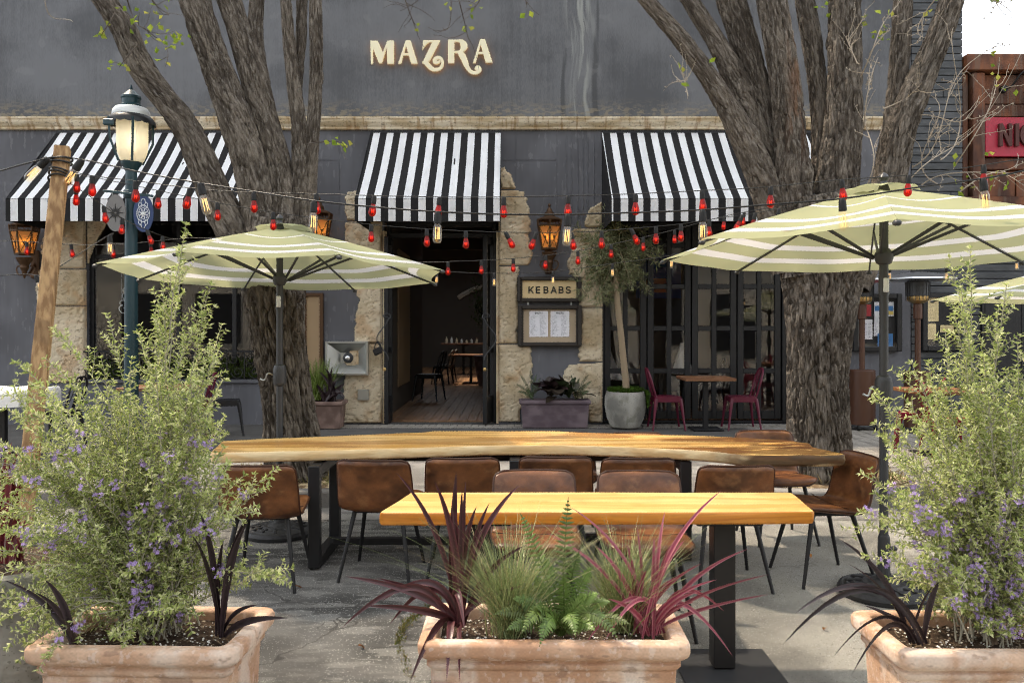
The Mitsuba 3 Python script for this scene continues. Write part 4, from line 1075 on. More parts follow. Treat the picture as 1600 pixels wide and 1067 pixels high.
for sgn in (-1, 1):
    m = MB(); m.tube([(lx + sgn * .06, D + .1, LZ_(255)), (lx + sgn * .15, D + .12, LZ_(222)), (lx + sgn * .15, D + .12, LZ_(190))], .011, 6)
    SL.part('lantern_strap', m, 'material_teal_paint')
m = MB(); m.box((GX(186, D), D - .2, LZ_(199)), (.1, .03, .06), .01); SL.part('latch', m, 'material_teal_paint')
m = MB(); m.lathe([(.088, LZ_(254)), (.105, LZ_(250)), (.128, LZ_(240)), (.138, LZ_(228)), (.14, LZ_(195)), (.139, LZ_(190))], (lx + .01, D, 0), 32); SL.part('globe', m, 'material_frosted')
m = MB(); m.lathe([(0, LZ_(233)), (.03, LZ_(233)), (.034, LZ_(228)), (.034, LZ_(212)), (.02, LZ_(206)), (0, LZ_(205))], (lx + .01, D, 0), 16); SL.part('lamp_bulb', m, 'material_frosted', emitter=em((1.0, .88, .68), .6))
m = MB(); n = 72; th = np.linspace(0, 2 * np.pi, n + 1)
P = np.array([[[lx + rr_ * math.cos(t), D + rr_ * math.sin(t), LZ_(py) - (.014 * abs(math.sin(t * 9)) if q == 2 else 0)] for t in th] for q, (rr_, py) in enumerate([(.155, 189), (.188, 190), (.214, 194.5), (.212, 190), (.19, 185), (.165, 182)])])
m.grid(P); SL.part('scalloped_rim', m, 'material_black_metal', 60)
m = MB(); m.lathe([(.160, LZ_(184)), (.168, LZ_(180)), (.162, LZ_(174)), (.14, LZ_(169.5)), (.09, LZ_(167)), (0, LZ_(166))], (lx, D, 0), 28); SL.part('dome', m, 'material_white_dome')
m = MB(); m.lathe([(.09, LZ_(169)), (.092, LZ_(165)), (.08, LZ_(163)), (.082, LZ_(156)), (.09, LZ_(154)), (.086, LZ_(151)), (.06, LZ_(147)), (.045, LZ_(144)), (.03, LZ_(142)), (.012, LZ_(141)), (.014, LZ_(138)), (.006, LZ_(134)), (0, LZ_(132))], (lx, D, 0), 24); SL.part('finial', m, 'material_teal_paint')
m = MB(); zb = LZ_(304); m.bar((GX(169, D), D - .09, zb + .02), (GX(246, D), D - .09, zb - .03), .022); m.lathe([(.06, zb - .04), (.068, zb - .03), (.068, zb + .03), (.06, zb + .04)], (lx, D, 0), 20)
SL.part('bracket', m, 'material_teal_paint')
def medallion(label, px, py, kind):
    k = Thing('medallion', label, 'hanging sign')
    cx, cz, y = GX(px, D), LZ_(py), D - .09; a, b = 15.5 * D / FPX, 28.5 * D / FPX
    m = MB(); m.prism(ell(0, 0, a, b, 48), .012, XZ, (cx, y + .006, cz)); k.part('disc', m, 'material_medal_grey' if kind == 0 else 'material_medal_blue', 30)
    m = MB()
    if kind == 0:
        for i in range(16):
            t = i * math.pi / 8; L = (.085 if i % 2 == 0 else .05); n = np.array([-math.sin(t), math.cos(t)])
            d = np.array([math.cos(t), math.sin(t)]); m.prism(Polygon([d * .012 + n * .008, d * L, d * .012 - n * .008]).buffer(.0005), .004, XZ, (cx, y - .006, cz))
        k.part('star', m, 'material_sign_black', False)
    else:
        def loop(x, z, r1, r2, w): m.prism(ell(x, z, r1 + w, r2 + w).difference(ell(x, z, r1, r2)), .004, XZ, (cx, y - .006, cz))
        for i in range(8):
            t = i * math.pi / 4; loop(.032 * math.cos(t), .036 * math.sin(t), .013, .016, .004)
        for z in (.105, -.105): loop(0, z, .018, .03, .004); loop(.028, z * .75, .012, .022, .004); loop(-.028, z * .75, .012, .022, .004)
        loop(0, 0, .056, .075, .005); m.prism(ell(0, 0, .014, .014), .005, XZ, (cx, y - .006, cz))
        k.part('flower', m, 'material_white_dome', False)
    m = MB()
    for dx in (-.03, .03): m.tube([(cx + dx, y, cz + b * .93), (cx + dx, y, zb)], .004, 5)
    k.part('hook', m, 'material_steel')
mat('medal_grey', pr((.16, .155, .15), .5)); mat('medal_blue', pr((.025, .045, .12), .5))
medallion('grey oval medallion with black star hanging left of the lamp post', 188, 335, 0)
medallion('blue oval medallion with pale flower hanging right of the lamp post', 231, 336, 1)

# ---------------------------------------------------------------- leaning timber post
TP = Thing('timber_post', 'leaning timber post wrapped with cables carrying the bulb strings', 'post')
a, b = WP(98, 232, 5.0), WP(50, 690, 4.55)
b = a + (b - a) * (a[2] / (a[2] - b[2]))
u = (a - b) / np.linalg.norm(a - b)
n = 60; zz = np.linspace(0, 1, n); hw = .042
x = np.cross(u, [0, 1, 0]); x /= np.linalg.norm(x); x = x * math.cos(.35) + np.cross(u, x) * math.sin(.35); y = np.cross(u, x)
ang = [(-1, -.8), (-.8, -1), (.8, -1), (1, -.8), (1, .8), (.8, 1), (-.8, 1), (-1, .8), (-1, -.8)]
P = np.array([[b + (a - b) * t + hw * (p * x + q * y) for p, q in ang] for t in zz]); P += .002 * (meshkit.noise(P * 30, 2)[..., None] - .5)
m = MB(); m.grid(P); m.add(np.vstack([P[-1, :8], a[None]]), [[i, (i + 1) % 8, 8] for i in range(8)]); TP.part('timber', m, 'material_post_wood', 40)
m = MB()
for k, t in enumerate((.925, .935, .945, .965, .972)):
    c = b + (a - b) * t; w = hw * 1.42
    m.tube([c + w * (math.cos(s) * x + math.sin(s) * y) + u * .012 * math.sin(s + k) for s in np.linspace(0, 6.6, 26)], .006, 6)
TP.part('cable_wrap', m, 'material_wire')

# ---------------------------------------------------------------- strings of bulbs
def bulb(S, at, kind, tilt=0.0, s=1.0, tilty=0.0):
    M = RY(tilt) @ RX(tilty)
    if kind == 'clear':
        sock = [(0, .004), (.012, .004), (.014, 0), (.0175, -.012), (.019, -.05), (.0165, -.056), (0, -.056)]
        gl = [(.014, -.055), (.018, -.064), (.0215, -.075), (.0225, -.09), (.0225, -.125), (.021, -.138), (.014, -.147), (0, -.150)]
        fil = [[(.010 * math.cos(a), .010 * math.sin(a), -.072), (.011 * math.cos(a + .4), .011 * math.sin(a + .4), -.13)] for a in np.linspace(0, 6.28, 6)[:-1]]
        frad, e = .0012, em((1.0, .58, .22), .17)
    else:
        sock = [(0, .004), (.010, .004), (.013, -.004), (.0145, -.035), (.012, -.041), (0, -.041)]
        gl = [(.0105, -.040), (.0135, -.05), (.0175, -.066), (.0205, -.082), (.0195, -.094), (.0135, -.104), (.006, -.108), (0, -.109)]
        fil = [[(-.006, 0, -.07), (-.004, 0, -.088), (0, 0, -.074), (.004, 0, -.088), (.006, 0, -.07)]]
        frad, e = .0024, em((1.0, .36, .10), .30)
    m = MB(); m.lathe(np.array(sock) * s, at, 12, M); S.part('socket', m, 'material_rope_black')
    m = MB(); m.lathe(np.array(gl) * s, at, 16, M); k = S.part('bulb', m, 'material_bulb_clear' if kind == 'clear' else 'material_bulb_red', 60)
    m = MB()
    for q in fil: m.tube(np.array(q) * s @ M.T + at, frad * s, 4)
    S.part('filament', m, 'material_brass', False, under=k, emitter=e)
def string(label, pts, bulbs, rad=.0035, bs='material_wire'):
    S = Thing('string_light', label, 'string light', None)
    P = np.array([WP(a, b, d) for a, b, d in pts]); c = catmull(P, 14 * len(P))
    m = MB(); m.tube(c, rad, 6); S.part('wire', m, bs, True)
    pxs = c[:, 0] / c[:, 1] * FPX + CXP
    o = np.argsort(pxs)
    for bb in bulbs:
        px, kind, tilt = (list(bb) + [0.0])[:3]; s = bb[3] if len(bb) > 3 else 1.0
        at = np.array([np.interp(px, pxs[o], c[o, k]) for k in range(3)]) - [0, 0, .004]
        bulb(S, at, kind, tilt, s, 0)
C_, R_ = 'clear', 'red'
string('thick black cable with large clear bulbs running from the timber post', [(104, 246, 4.98), (160, 256, 4.85), (213, 268, 4.7), (310, 286, 4.5), (400, 300, 4.3), (500, 315, 4.1), (600, 325, 4.05), (684, 331, 4.0), (785, 335, 4.0), (888, 335, 4.0), (1000, 332, 4.0), (1098, 328, 4.0), (1200, 320, 3.95), (1320, 310, 3.9), (1440, 292, 3.9), (1537, 279, 3.9), (1640, 255, 3.9)],
       [(128, C_, 35, 1.25), (313, C_, -14, 1.15), (491, C_, 3), (684, C_, 1), (887, C_, 2), (1098, C_, 0), (1316, C_, -3), (1536, C_, -5)], .0045)
string('short bulb cable at the left of the timber post', [(-20, 274, 4.3), (40, 256, 4.7), (92, 243, 4.98)], [(74, C_, 45, 1.2)], .0045)
string('thin black cable of small red bulbs along the top row', [(104, 266, 4.98), (160, 277, 4.85), (213, 283, 4.75), (297, 294, 4.65), (397, 301, 4.55), (490, 303, 4.5), (585, 306, 4.4), (687, 308, 4.4), (788, 308, 4.4), (888, 306, 4.35), (993, 303, 4.3), (1097, 298, 4.3), (1204, 292, 4.3), (1315, 281, 4.3), (1420, 274, 4.3), (1537, 258, 4.3), (1640, 243, 4.3)],
       [(144, R_, 0, 1.1), (212, R_, 0, 1.12), (297, R_, 12, 1.1), (397, R_), (494, R_, -4), (585, R_, 8), (687, R_, 6), (787, R_), (888, R_, 2), (993, R_), (1097, R_, -3), (1204, R_), (1315, R_, -6), (1420, R_, 4), (1537, R_)], .0026, 'material_wire_thin')
string('thin black cable of small red bulbs in the second row', [(104, 270, 4.98), (180, 284, 5.0), (247, 298, 5.05), (340, 317, 5.1), (427, 332, 5.15), (500, 342, 5.2), (580, 351, 5.2), (667, 358, 5.2), (728, 361, 5.2), (793, 363, 5.2), (893, 363, 5.2), (940, 361, 5.2), (988, 357, 5.2), (1064, 350, 5.2), (1110, 343, 5.2), (1160, 336, 5.2), (1217, 326, 5.2), (1300, 300, 5.2), (1400, 270, 5.2)],
       [(120, R_), (247, R_), (340, R_), (427, R_), (580, R_), (667, R_), (728, R_), (790, R_, -28), (838, R_, 20), (893, R_, -8), (940, R_), (986, R_, -26), (1025, R_), (1064, R_), (1108, R_), (1160, R_, 25), (1180, R_, 12), (1217, R_, 8)], .0024, 'material_wire_thin')
string('slack cable of red bulbs dropping from the post behind the left umbrella', [(106, 285, 4.95), (162, 322, 5.4), (200, 346, 5.8), (231, 360, 6.1), (262, 372, 6.4), (289, 378, 6.7), (330, 372, 7.1), (380, 368, 7.5)], [(119, R_), (162, R_, -8), (191, R_, 3), (230, R_, -20), (254, R_, -3), (289, R_, -18)], .0026, 'material_wire_thin')
string('far thin cable of red bulbs at the level of the left lantern', [(-20, 376, 8.5), (42, 378, 8.4), (111, 382, 8.3), (176, 382, 8.2), (232, 378, 8.0), (300, 372, 7.9), (420, 380, 7.8), (560, 398, 7.6), (655, 410, 7.5), (700, 409, 7.4), (752, 407, 7.4), (802, 404, 7.4), (853, 399, 7.4), (903, 392, 7.4), (955, 382, 7.4), (1005, 371, 7.4), (1054, 359, 7.4), (1132, 338, 7.4), (1215, 322, 7.5), (1272, 303, 7.55)],
       [(42, R_, 0, 1.2), (111, R_, -8, 1.2), (177, R_, 0, 1.2), (235, R_, -6, 1.2), (700, R_, 0, 1.1), (752, R_, 0, 1.1), (802, R_, 0, 1.1), (853, R_, 4, 1.1), (903, R_, 0, 1.1), (955, R_, 0, 1.1), (1005, R_, 0, 1.1), (1054, R_, 0, 1.1), (1132, R_, 5, 1.1), (1163, R_, 8, 1.1), (1272, R_, 20, 1.2)], .0032, 'material_wire_thin')
string('far thin cable of small clear bulbs below the red rows', [(440, 405, 7.9), (560, 415, 7.9), (683, 424, 7.9), (772, 427, 7.9), (864, 424, 7.9), (957, 412, 7.9), (1050, 399, 7.9), (1120, 384, 7.8), (1200, 362, 7.7)], [(683, C_, 4, .75), (772, C_, 0, .8), (864, C_, 0, .8), (957, C_, 0, .8), (1050, C_, 4, .8)], .0032, 'material_wire_thin')
string('thin cable with clear bulbs by the timber post at far left', [(-20, 433, 5.6), (57, 430, 5.6), (82, 424, 5.3), (150, 380, 5.6), (170, 372, 6)], [(56, C_, -22, .85), (172, C_, 0, .9)], .003, 'material_wire_thin')
string('thin cable with small clear bulbs behind the right umbrella', [(1330, 420, 8.5), (1390, 418, 8.6), (1480, 418, 8.6), (1590, 402, 8.6), (1680, 385, 8.6)], [(1390, C_, 0, .85), (1479, C_, 0, .85), (1589, C_, 0, .85)], .003, 'material_wire_thin')

# ---------------------------------------------------------------- umbrellas
def umbrella(label, px, D, th0, zrim, zapex, R=1.31, tilt=0.0, base=True):
    U = Thing('patio_umbrella', label, 'umbrella', 'sage green umbrellas over the tables')
    cx, cy = GX(px, D), D
    Mt = RX(tilt)
    def loc(p): return np.asarray(p) @ Mt.T + [cx, cy, 0]
    H = zapex - zrim; ang = np.radians(th0 + 45 * np.arange(9))
    rs = np.random.default_rng(int(px))
    m = MB(); nf, ns = 26, 11
    def gore(i, f0, f1, dz, m, flare=0.0, n=nf):
        a0, a1 = ang[i], ang[i + 1]; wv = rs.normal(0, .012)
        f = np.linspace(f0, f1, n)[:, None]; s = np.linspace(0, 1, ns)[None]
        v0, v1 = np.array([math.cos(a0), math.sin(a0)]), np.array([math.cos(a1), math.sin(a1)])
        xy = (v0 * (1 - s)[..., None] + v1 * s[..., None]); sag = np.sin(np.pi * s)
        rad = f * (1 - .045 * sag * f)
        P = np.zeros((n, ns, 3)); P[..., :2] = R * xy * rad[..., None]
        P[..., 2] = zapex + dz - H * (f ** 1.12) - sag * (.020 + .4 * wv) * np.sin(np.pi * np.clip(f, 0, 1)) ** 1 - .02 * sag * f ** 6 + .003 * np.sin(9 * s + 2 * i) * f ** 3
        P[..., 2] += flare * sag * (f - f0) / (f1 - f0)
        m.grid(loc(P.reshape(-1, 3)).reshape(P.shape), uv=np.stack([np.broadcast_to(s + i, (n, ns)), np.broadcast_to(f, (n, ns))], -1).reshape(-1, 2))
    for i in range(8): gore(i, .10, 1.0, 0, m)
    U.part('canopy', m, 'material_umbrella_cloth', True, uv=m.uv())
    m = MB()
    for i in range(8): gore(i, .004, .175, .028, m, .03, 8)
    U.part('vent_cap', m, 'material_umbrella_cloth', True, uv=m.uv())
    zr = zapex - .42
    for i in range(8):
        d = np.array([math.cos(ang[i]), math.sin(ang[i]), 0])
        q = lambda f, dz=0: d * R * f + [0, 0, zapex - H * f ** 1.12 - .014 + dz]
        m = MB(); m.bar(loc(q(.03)), loc(q(.5)), .011, .015); m.bar(loc(q(.5)), loc(q(1.0)), .011, .015); m.box(loc(q(1.0, -.004)), (.035, .035, .025), .008); U.part('rib', m, 'material_grey_metal')
        m = MB(); m.bar(loc(d * .045 + [0, 0, zr]), loc(q(.47, -.01)), .013, .018); U.part('stretcher', m, 'material_grey_metal')
    m = MB(); m.lathe([(.02, zr - .05), (.042, zr - .04), (.052, zr - .01), (.052, zr + .02), (.03, zr + .05)], (cx, cy, 0), 16); U.part('hub', m, 'material_grey_metal'); m = MB(); m.lathe([(.03, zapex - .07), (.045, zapex - .05), (.03, zapex - .01), (.018, zapex + .03), (.03, zapex + .05), (.02, zapex + .07), (0, zapex + .085)], (cx, cy, 0), 16); U.part('finial', m, 'material_grey_metal')
    m = MB(); m.tube([(cx, cy, .05), (cx, cy, zapex)], .0255, 16); U.part('pole', m, 'material_grey_metal')
    zj = zr - .18
    m = MB(); m.tube([(cx, cy, zj - .05), (cx, cy, zj + .07)], .030, 16); tj = U.part('tilt_joint', m, 'material_grey_metal'); m = MB(); m.box((cx, cy - .031, zj + .01), (.034, .010, .085), .004); U.part('clip', m, 'material_white_dome', under=tj)
    m = MB(); m.lathe([(.026, 1.14), (.04, 1.15), (.05, 1.17), (.05, 1.27), (.042, 1.30), (.026, 1.31)], (cx, cy, 0), 18); U.part('crank_box', m, 'material_grey_metal')
    m = MB(); m.curve([(cx - .05, cy - .01, 1.23), (cx - .09, cy - .03, 1.23), (cx - .10, cy - .03, 1.20), (cx - .14, cy - .04, 1.2)], .007, 14); U.part('crank_handle', m, 'material_steel')
    if base:
        m = MB(); m.lathe([(0, .02), (.255, .004), (.262, .03), (.25, .055), (.235, .06), (.225, .054), (.21, .064), (.19, .058), (.17, .070), (.14, .066), (.12, .080), (.09, .078), (.07, .095), (.045, .10), (.04, .13)], (cx, cy, 0), 48)
        for k in range(12):
            a = k * math.pi / 6; m.bar((cx + .13 * math.cos(a), cy + .13 * math.sin(a), .072), (cx + .21 * math.cos(a + .12), cy + .21 * math.sin(a + .12), .064), .018, .012)
        U.part('base', m, 'material_resin_base', 35)
        m = MB(); m.lathe([(.045, .1), (.036, .12), (.034, .34), (.028, .36)], (cx, cy, 0), 18); m.box((cx + .045, cy - .02, .28), (.05, .03, .03), .01); U.part('base_tube', m, 'material_grey_metal')
    return U
umbrella('left striped sage umbrella, its pole before the many stemmed tree', 437, 6.3, 256, 2.01, 2.38, tilt=-2.7)
umbrella('large striped sage umbrella on the right above the small table', 1381, 4.89, 249, 2.055, 2.435, tilt=-1.6)
umbrella('striped sage umbrella mostly cut off at the right edge', 1703, 7.6, 250, 1.86, 2.20)

# ---------------------------------------------------------------- long live edge table
TZ = .77
LT = Thing('long_table', 'long live edge wooden table on black steel frames behind the leather chairs', 'table')
def onz(px, py, z): d = FPX * (EYE - z) / (py - HYP); return [(px - CXP) * d / FPX, d]
top = [onz(a, b, TZ) for a, b in [(332, 707), (345, 689), (400, 686), (480, 683), (600, 678), (665, 675.5), (675, 673.5), (760, 673.5), (850, 673.5), (878, 674), (900, 675.5), (1000, 678), (1100, 681), (1165, 684), (1232, 688), (1246, 691), (1262, 692), (1270, 699), (1300, 705), (1322, 710), (1280, 712), (1255, 710.5), (1235, 712), (1165, 711), (1120, 706), (1060, 702), (980, 698), (870, 695), (760, 696), (600, 701), (480, 704)]]
P = np.array(top); P = np.vstack([P, P[:1]]); d = np.concatenate([[0], np.cumsum(np.linalg.norm(np.diff(P, axis=0), axis=1))])
n = 420; q = np.stack([np.interp(np.linspace(0, d[-1], n, endpoint=False), d, P[:, k]) for k in (0, 1)], 1)
for _ in range(3): q = .5 * q + .25 * np.roll(q, 1, 0) + .25 * np.roll(q, -1, 0)
nz = meshkit.fbm(np.c_[q * 4, np.zeros(n)], 3, 8) - .5
nr = np.roll(q, -1, 0) - np.roll(q, 1, 0); nr = np.stack([nr[:, 1], -nr[:, 0]], 1); nr /= np.linalg.norm(nr, axis=1, keepdims=True)
if shapely.Polygon(q).exterior.is_ccw is False: nr = -nr
q = q + nr * nz[:, None] * .035
poly = Polygon(q).buffer(0)
g0 = np.array([[a, b] for a in np.arange(-2.6, 2.6, .06) for b in np.arange(4.9, 7.0, .06)])
tri_v, tri_f = trimesh.creation.triangulate_polygon(Polygon(q), engine='earcut')
tv = np.c_[tri_v, np.full(len(tri_v), TZ)]
fn = np.cross(tv[tri_f[0, 1]] - tv[tri_f[0, 0]], tv[tri_f[0, 2]] - tv[tri_f[0, 0]])
if fn[2] < 0: tri_f = tri_f[:, ::-1]
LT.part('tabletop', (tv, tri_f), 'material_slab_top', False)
lay = []
for off, dz in ((0, 0), (.007, -.005), (.011 , -.028), (.006, -.056), (-.003, -.070), (-.05, -.074), (-.3, -.074)):
    nn = (meshkit.fbm(np.c_[q * 9, np.full(n, dz * 40)], 2, 3) - .5) * .014 * (dz < 0)
    lay.append(np.c_[q + nr * (off + nn)[:, None] if off > -.1 else q + nr * off, np.full(n, TZ + dz)])
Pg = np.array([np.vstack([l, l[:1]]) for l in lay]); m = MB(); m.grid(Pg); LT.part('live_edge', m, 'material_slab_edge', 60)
ub = np.c_[tv[:, :2], np.full(len(tv), TZ - .078)]
m = MB()
for x, y0, y1 in ((-1.30, 5.40, 6.02), (.02, 5.62, 6.35), (1.18, 5.58, 6.1)):
    m = MB(); w = .075
    for y in (y0, y1): m.box((x, y, (TZ - .08) / 2 + .006), (w, w, TZ - .1), .006)
    m.box((x, (y0 + y1) / 2, .04), (w - .004, y1 - y0 - w, w), .006); m.box((x, (y0 + y1) / 2, TZ - .12), (w - .004, y1 - y0 - w, w), .006)
    LT.part('leg_frame', m, 'material_black_metal')
m = MB(); m.box((-.64, 5.78, .09), (1.24, .05, .05)); m.box((.60, 5.86, .09), (1.08, .05, .05)); m.box((-.05, 5.9, TZ - .11), (2.3, .05, .05)); LT.part('stretcher', m, 'material_black_metal')

# ---------------------------------------------------------------- small pale table in front
NT = Thing('small_table', 'pale honey wooden table on square black posts behind the middle planter', 'table')
NZ = .775
cs = [onz(594, 801, NZ), onz(1273, 799, NZ), onz(1235, 769.5, NZ), onz(643, 769, NZ)]
cs = np.array(cs); q = []
for a in range(4):
    b = (a + 1) % 4; L = np.linalg.norm(cs[b] - cs[a]); k = int(L / .014)
    for i in range(k): q.append(cs[a] + (cs[b] - cs[a]) * i / k)
q = np.array(q); n = len(q)
for _ in range(2): q = .5 * q + .25 * np.roll(q, 1, 0) + .25 * np.roll(q, -1, 0)
nr = np.roll(q, -1, 0) - np.roll(q, 1, 0); nr = np.stack([nr[:, 1], -nr[:, 0]], 1); nr /= np.linalg.norm(nr, axis=1, keepdims=True)
q = q + nr * ((meshkit.fbm(np.c_[q * 3, np.zeros(n)], 2, 4) - .5) * .016)[:, None]
tri_v, tri_f = trimesh.creation.triangulate_polygon(Polygon(q), engine='earcut'); tv = np.c_[tri_v, np.full(len(tri_v), NZ)]
fn = np.cross(tv[tri_f[0, 1]] - tv[tri_f[0, 0]], tv[tri_f[0, 2]] - tv[tri_f[0, 0]])
if fn[2] < 0: tri_f = tri_f[:, ::-1]
NT.part('tabletop', (tv, tri_f), 'material_pine_top', False)
lay = []
for off, dz in ((0, 0), (.004, -.004), (.007, -.02), (.005, -.045), (0, -.054), (-.01, -.057), (-.2, -.057)):
    nn = (meshkit.fbm(np.c_[q * 6, np.full(n, dz * 30)], 2, 3) - .5) * .008 * (dz < 0)
    lay.append(np.c_[q + nr * (off + nn)[:, None], np.full(n, NZ + dz)])
m = MB(); m.grid(np.array([np.vstack([l, l[:1]]) for l in lay])); NT.part('edge', m, 'material_pine_edge', 60)
for px in (1131, 748):
    x = GX(px, 3.80)
    m = MB(); m.box((x, 3.83, NZ / 2 - .02), (.10, .10, NZ - .085), .004); k = NT.part('leg', m, 'material_black_metal')
    m = MB(); m.box((x + .02, 3.80, .010), (.46, .46, .014), .003); NT.part('foot_plate', m, 'material_grey_metal', under=k)
    m = MB(); m.box((x, 3.84, NZ - .068), (.3, .3, .012), .003); NT.part('mounting_plate', m, 'material_black_metal', under=k)

# ---------------------------------------------------------------- leather chairs
CH = Thing('leather_chair', proto=True)
prof = np.array([(.475, .440), (.462, .462), (.40, .470), (.28, .458), (.15, .446), (.06, .448), (.005, .475), (-.022, .54), (-.042, .64), (-.066, .72), (-.088, .775)])
nv, nu = 46, 19
pv = catmull(prof, nv); tv_ = np.linspace(0, 1, nv)
hw = np.interp(tv_, [0, .1, .3, .48, .6, .8, 1], [.205, .222, .235, .242, .24, .236, .226])
ul = np.linspace(0, np.linalg.norm(np.diff(pv, axis=0), axis=1).sum(), nv)
def corner(dist, r): return np.where(dist < r, r - np.sqrt(np.maximum(r * r - (r - dist) ** 2, 0)), 0)
hw = hw - corner(ul, .06) - corner(ul[-1] - ul, .045)
u = np.sin(np.linspace(-1, 1, nu) * np.pi / 2)
isback = np.clip((tv_ - .42) / .2, 0, 1)
Mid = np.zeros((nv, nu, 3))
Mid[..., 0] = hw[:, None] * u[None]
Mid[..., 1] = pv[:, :1] + isback[:, None] * .045 * (np.abs(Mid[..., 0]) / .235) ** 2.2
Mid[..., 2] = pv[:, 1:] + (1 - isback)[:, None] * .014 * (np.abs(Mid[..., 0]) / .235) ** 2 - .006 * isback[:, None] * (tv_[:, None] ** 8) * 0
dv, du = np.gradient(Mid, axis=0), np.gradient(Mid, axis=1)
Nn = np.cross(du, dv); Nn /= np.linalg.norm(Nn, axis=2, keepdims=True) + 1e-9
ee = np.minimum(ul, ul[-1] - ul)
tk = .021 * np.sqrt(np.clip(1 - np.abs(u[None]) ** 7, 0, 1)) * np.clip(ee[:, None] / .018, 0, 1) ** .5
wr = .0035 * (meshkit.fbm(Mid * 16, 3, 5) - .5)
A_, B_ = Mid + Nn * (tk + wr)[..., None], Mid - Nn * (tk - wr)[..., None]
m = MB(); m.grid(A_); m.grid(B_[:, ::-1]); CH.part('seat_shell', m, 'material_leather', True)
ring = np.vstack([Mid[0, :], Mid[1:, -1], Mid[-1, ::-1][1:], Mid[::-1, 0][1:-1]]); ring = np.vstack([ring, ring[:1]])
m = MB(); m.tube(ring, .0072, 7); CH.part('piping', m, 'material_piping', True)
m = MB(); m.tube(Mid[18, :] + Nn[18, :] * .021, .003, 5); m.tube(Mid[18, :] - Nn[18, :] * .021, .003, 5); CH.part('seam', m, 'material_piping', True)
for sx in (-1, 1):
    for (ya, yb) in ((.10, -.025), (.36, .46)):
        m = MB(); m.tube([(sx * .15, ya, .435), (sx * .225, yb, .0)], [.0155, .010], 12); CH.part('leg', m, 'material_black_metal')
m = MB(); m.bar((-.16, .10, .425), (.16, .10, .425), .03, .02); m.bar((-.16, .36, .43), (.16, .36, .43), .03, .02); m.bar((-.12, .11, .425), (-.12, .35, .43), .03, .02); m.bar((.12, .11, .425), (.12, .35, .43), .03, .02); CH.part('under_frame', m, 'material_black_metal')
GRP = 'brown leather chairs around the long table'
def chair(px, D, rz, label, dz=0, grp=GRP, s=1): CH.place(M4((GX(px, D), D, dz), rz, s), label, 'chair', grp)
for px, D, rz, lab in ((403, 4.93, 2, 'brown leather chair at the left end, back to the viewer, partly behind the left shrub'),
                       (585, 5.12, -5, 'second brown leather chair from the left, back to the viewer, fully in view'),
                       (723, 5.2, 1, 'third brown leather chair from the left, seen from behind above the dark strap leaves'),
                       (868, 5.25, -1, 'fourth brown leather chair from the left, seen from behind at the long table'),
                       (996, 5.2, 0, 'fifth brown leather chair from the left, seen from behind'),
                       (1148, 4.92, 2, 'sixth brown leather chair from the left, back to the viewer, near the small table corner')):
    chair(px, D, rz, lab)
CH.place(M4((2.20, 5.28, 0), 98), 'brown leather chair turned sideways at the right end of the long table', 'chair', GRP)
for px, D, lab in ((1196, 6.42, 'brown leather chair across the long table beside the right tree trunk'), (996, 6.50, 'brown leather chair across the long table, only its top edge showing left of the tree'), (884, 6.52, 'brown leather chair across the long table, only its top edge showing below the mauve planter')):
    chair(px, D, 180 + (4 if px > 1100 else 0), lab, s=1 if px > 1100 else .965)
chair(835, 4.62, 181, 'brown leather chair at the small table, left one, facing the viewer', 0, 'brown leather chairs at the small table')
chair(999, 4.60, 179, 'brown leather chair at the small table, right one, facing the viewer', 0, 'brown leather chairs at the small table')
# ---------------------------------------------------------------- furniture along the facade
MC2 = Thing('metal_chair', proto=True)
v, f = chamfer_box(.36, .36, .02, .01)
m = MB(); m.prism(shapely.box(-.14, -.14, .14, .14).buffer(.045), .022, None, (0, 0, .445)); MC2.part('seat', m, 'CHAIRMAT')
m = MB(); m.prism(shapely.box(-.14, -.14, .14, .14).buffer(.046).difference(shapely.box(-.14, -.14, .14, .14).buffer(.038)), .05, None, (0, 0, .395)); MC2.part('apron', m, 'CHAIRMAT')
for sx in (-1, 1):
    for sy in (-1, 1):
        m = MB(); m.curve([(sx * .165, sy * .165, .44), (sx * .178, sy * .18, .36), (sx * .205, sy * .21, .12), (sx * .222, sy * .228, .0)], [.03, .022, .015, .013], 12, 8); MC2.part('leg', m, 'CHAIRMAT')
m = MB(); m.curve([(-.165, -.165, .45), (-.178, -.21, .60), (-.165, -.255, .76), (-.10, -.28, .845), (0, -.285, .86), (.10, -.28, .845), (.165, -.255, .76), (.178, -.21, .60), (.165, -.165, .45)], .0125, 60, 8); MC2.part('back_hoop', m, 'CHAIRMAT')
m = MB(); m.curve([(0, -.17, .46), (0, -.225, .64), (0, -.28, .855)], .03, 10, 8); v, f = m.mesh(); v = v * [1, 1, 1]; m = MB(); m.grid(np.array([[[x, y, z] for x in (-.035, .035)] for y, z in ((-.168, .455), (-.20, .55), (-.235, .67), (-.262, .77), (-.285, .858))])); m.grid(np.array([[[x, y + .004, z] for x in (.035, -.035)] for y, z in ((-.168, .455), (-.20, .55), (-.235, .67), (-.262, .77), (-.285, .858))])); MC2.part('splat', m, 'CHAIRMAT')
m = MB()
for sx in (-1, 1): m.curve([(sx * .16, -.15, .46), (sx * .12, -.215, .60), (sx * .10, -.245, .70), (sx * .085, -.278, .84)], .006, 12)
MC2.part('brace', m, 'CHAIRMAT')
def mchair(M, bs, label, grp):
    for d in MC2.proto.values(): d['bsdf'] = {'type': 'ref', 'id': bs}
    MC2.proto = {k: dict(d) for k, d in MC2.proto.items()}
    return MC2.place(M, label, 'chair', grp)
GM = 'magenta metal chairs at the bistro table'
xb = GX(1100, 11.55)
mchair(M4((GX(1041, 11.6), 11.6, WZ), -90), 'material_magenta', 'magenta metal chair left of the bistro table, next to the olive pot', GM)
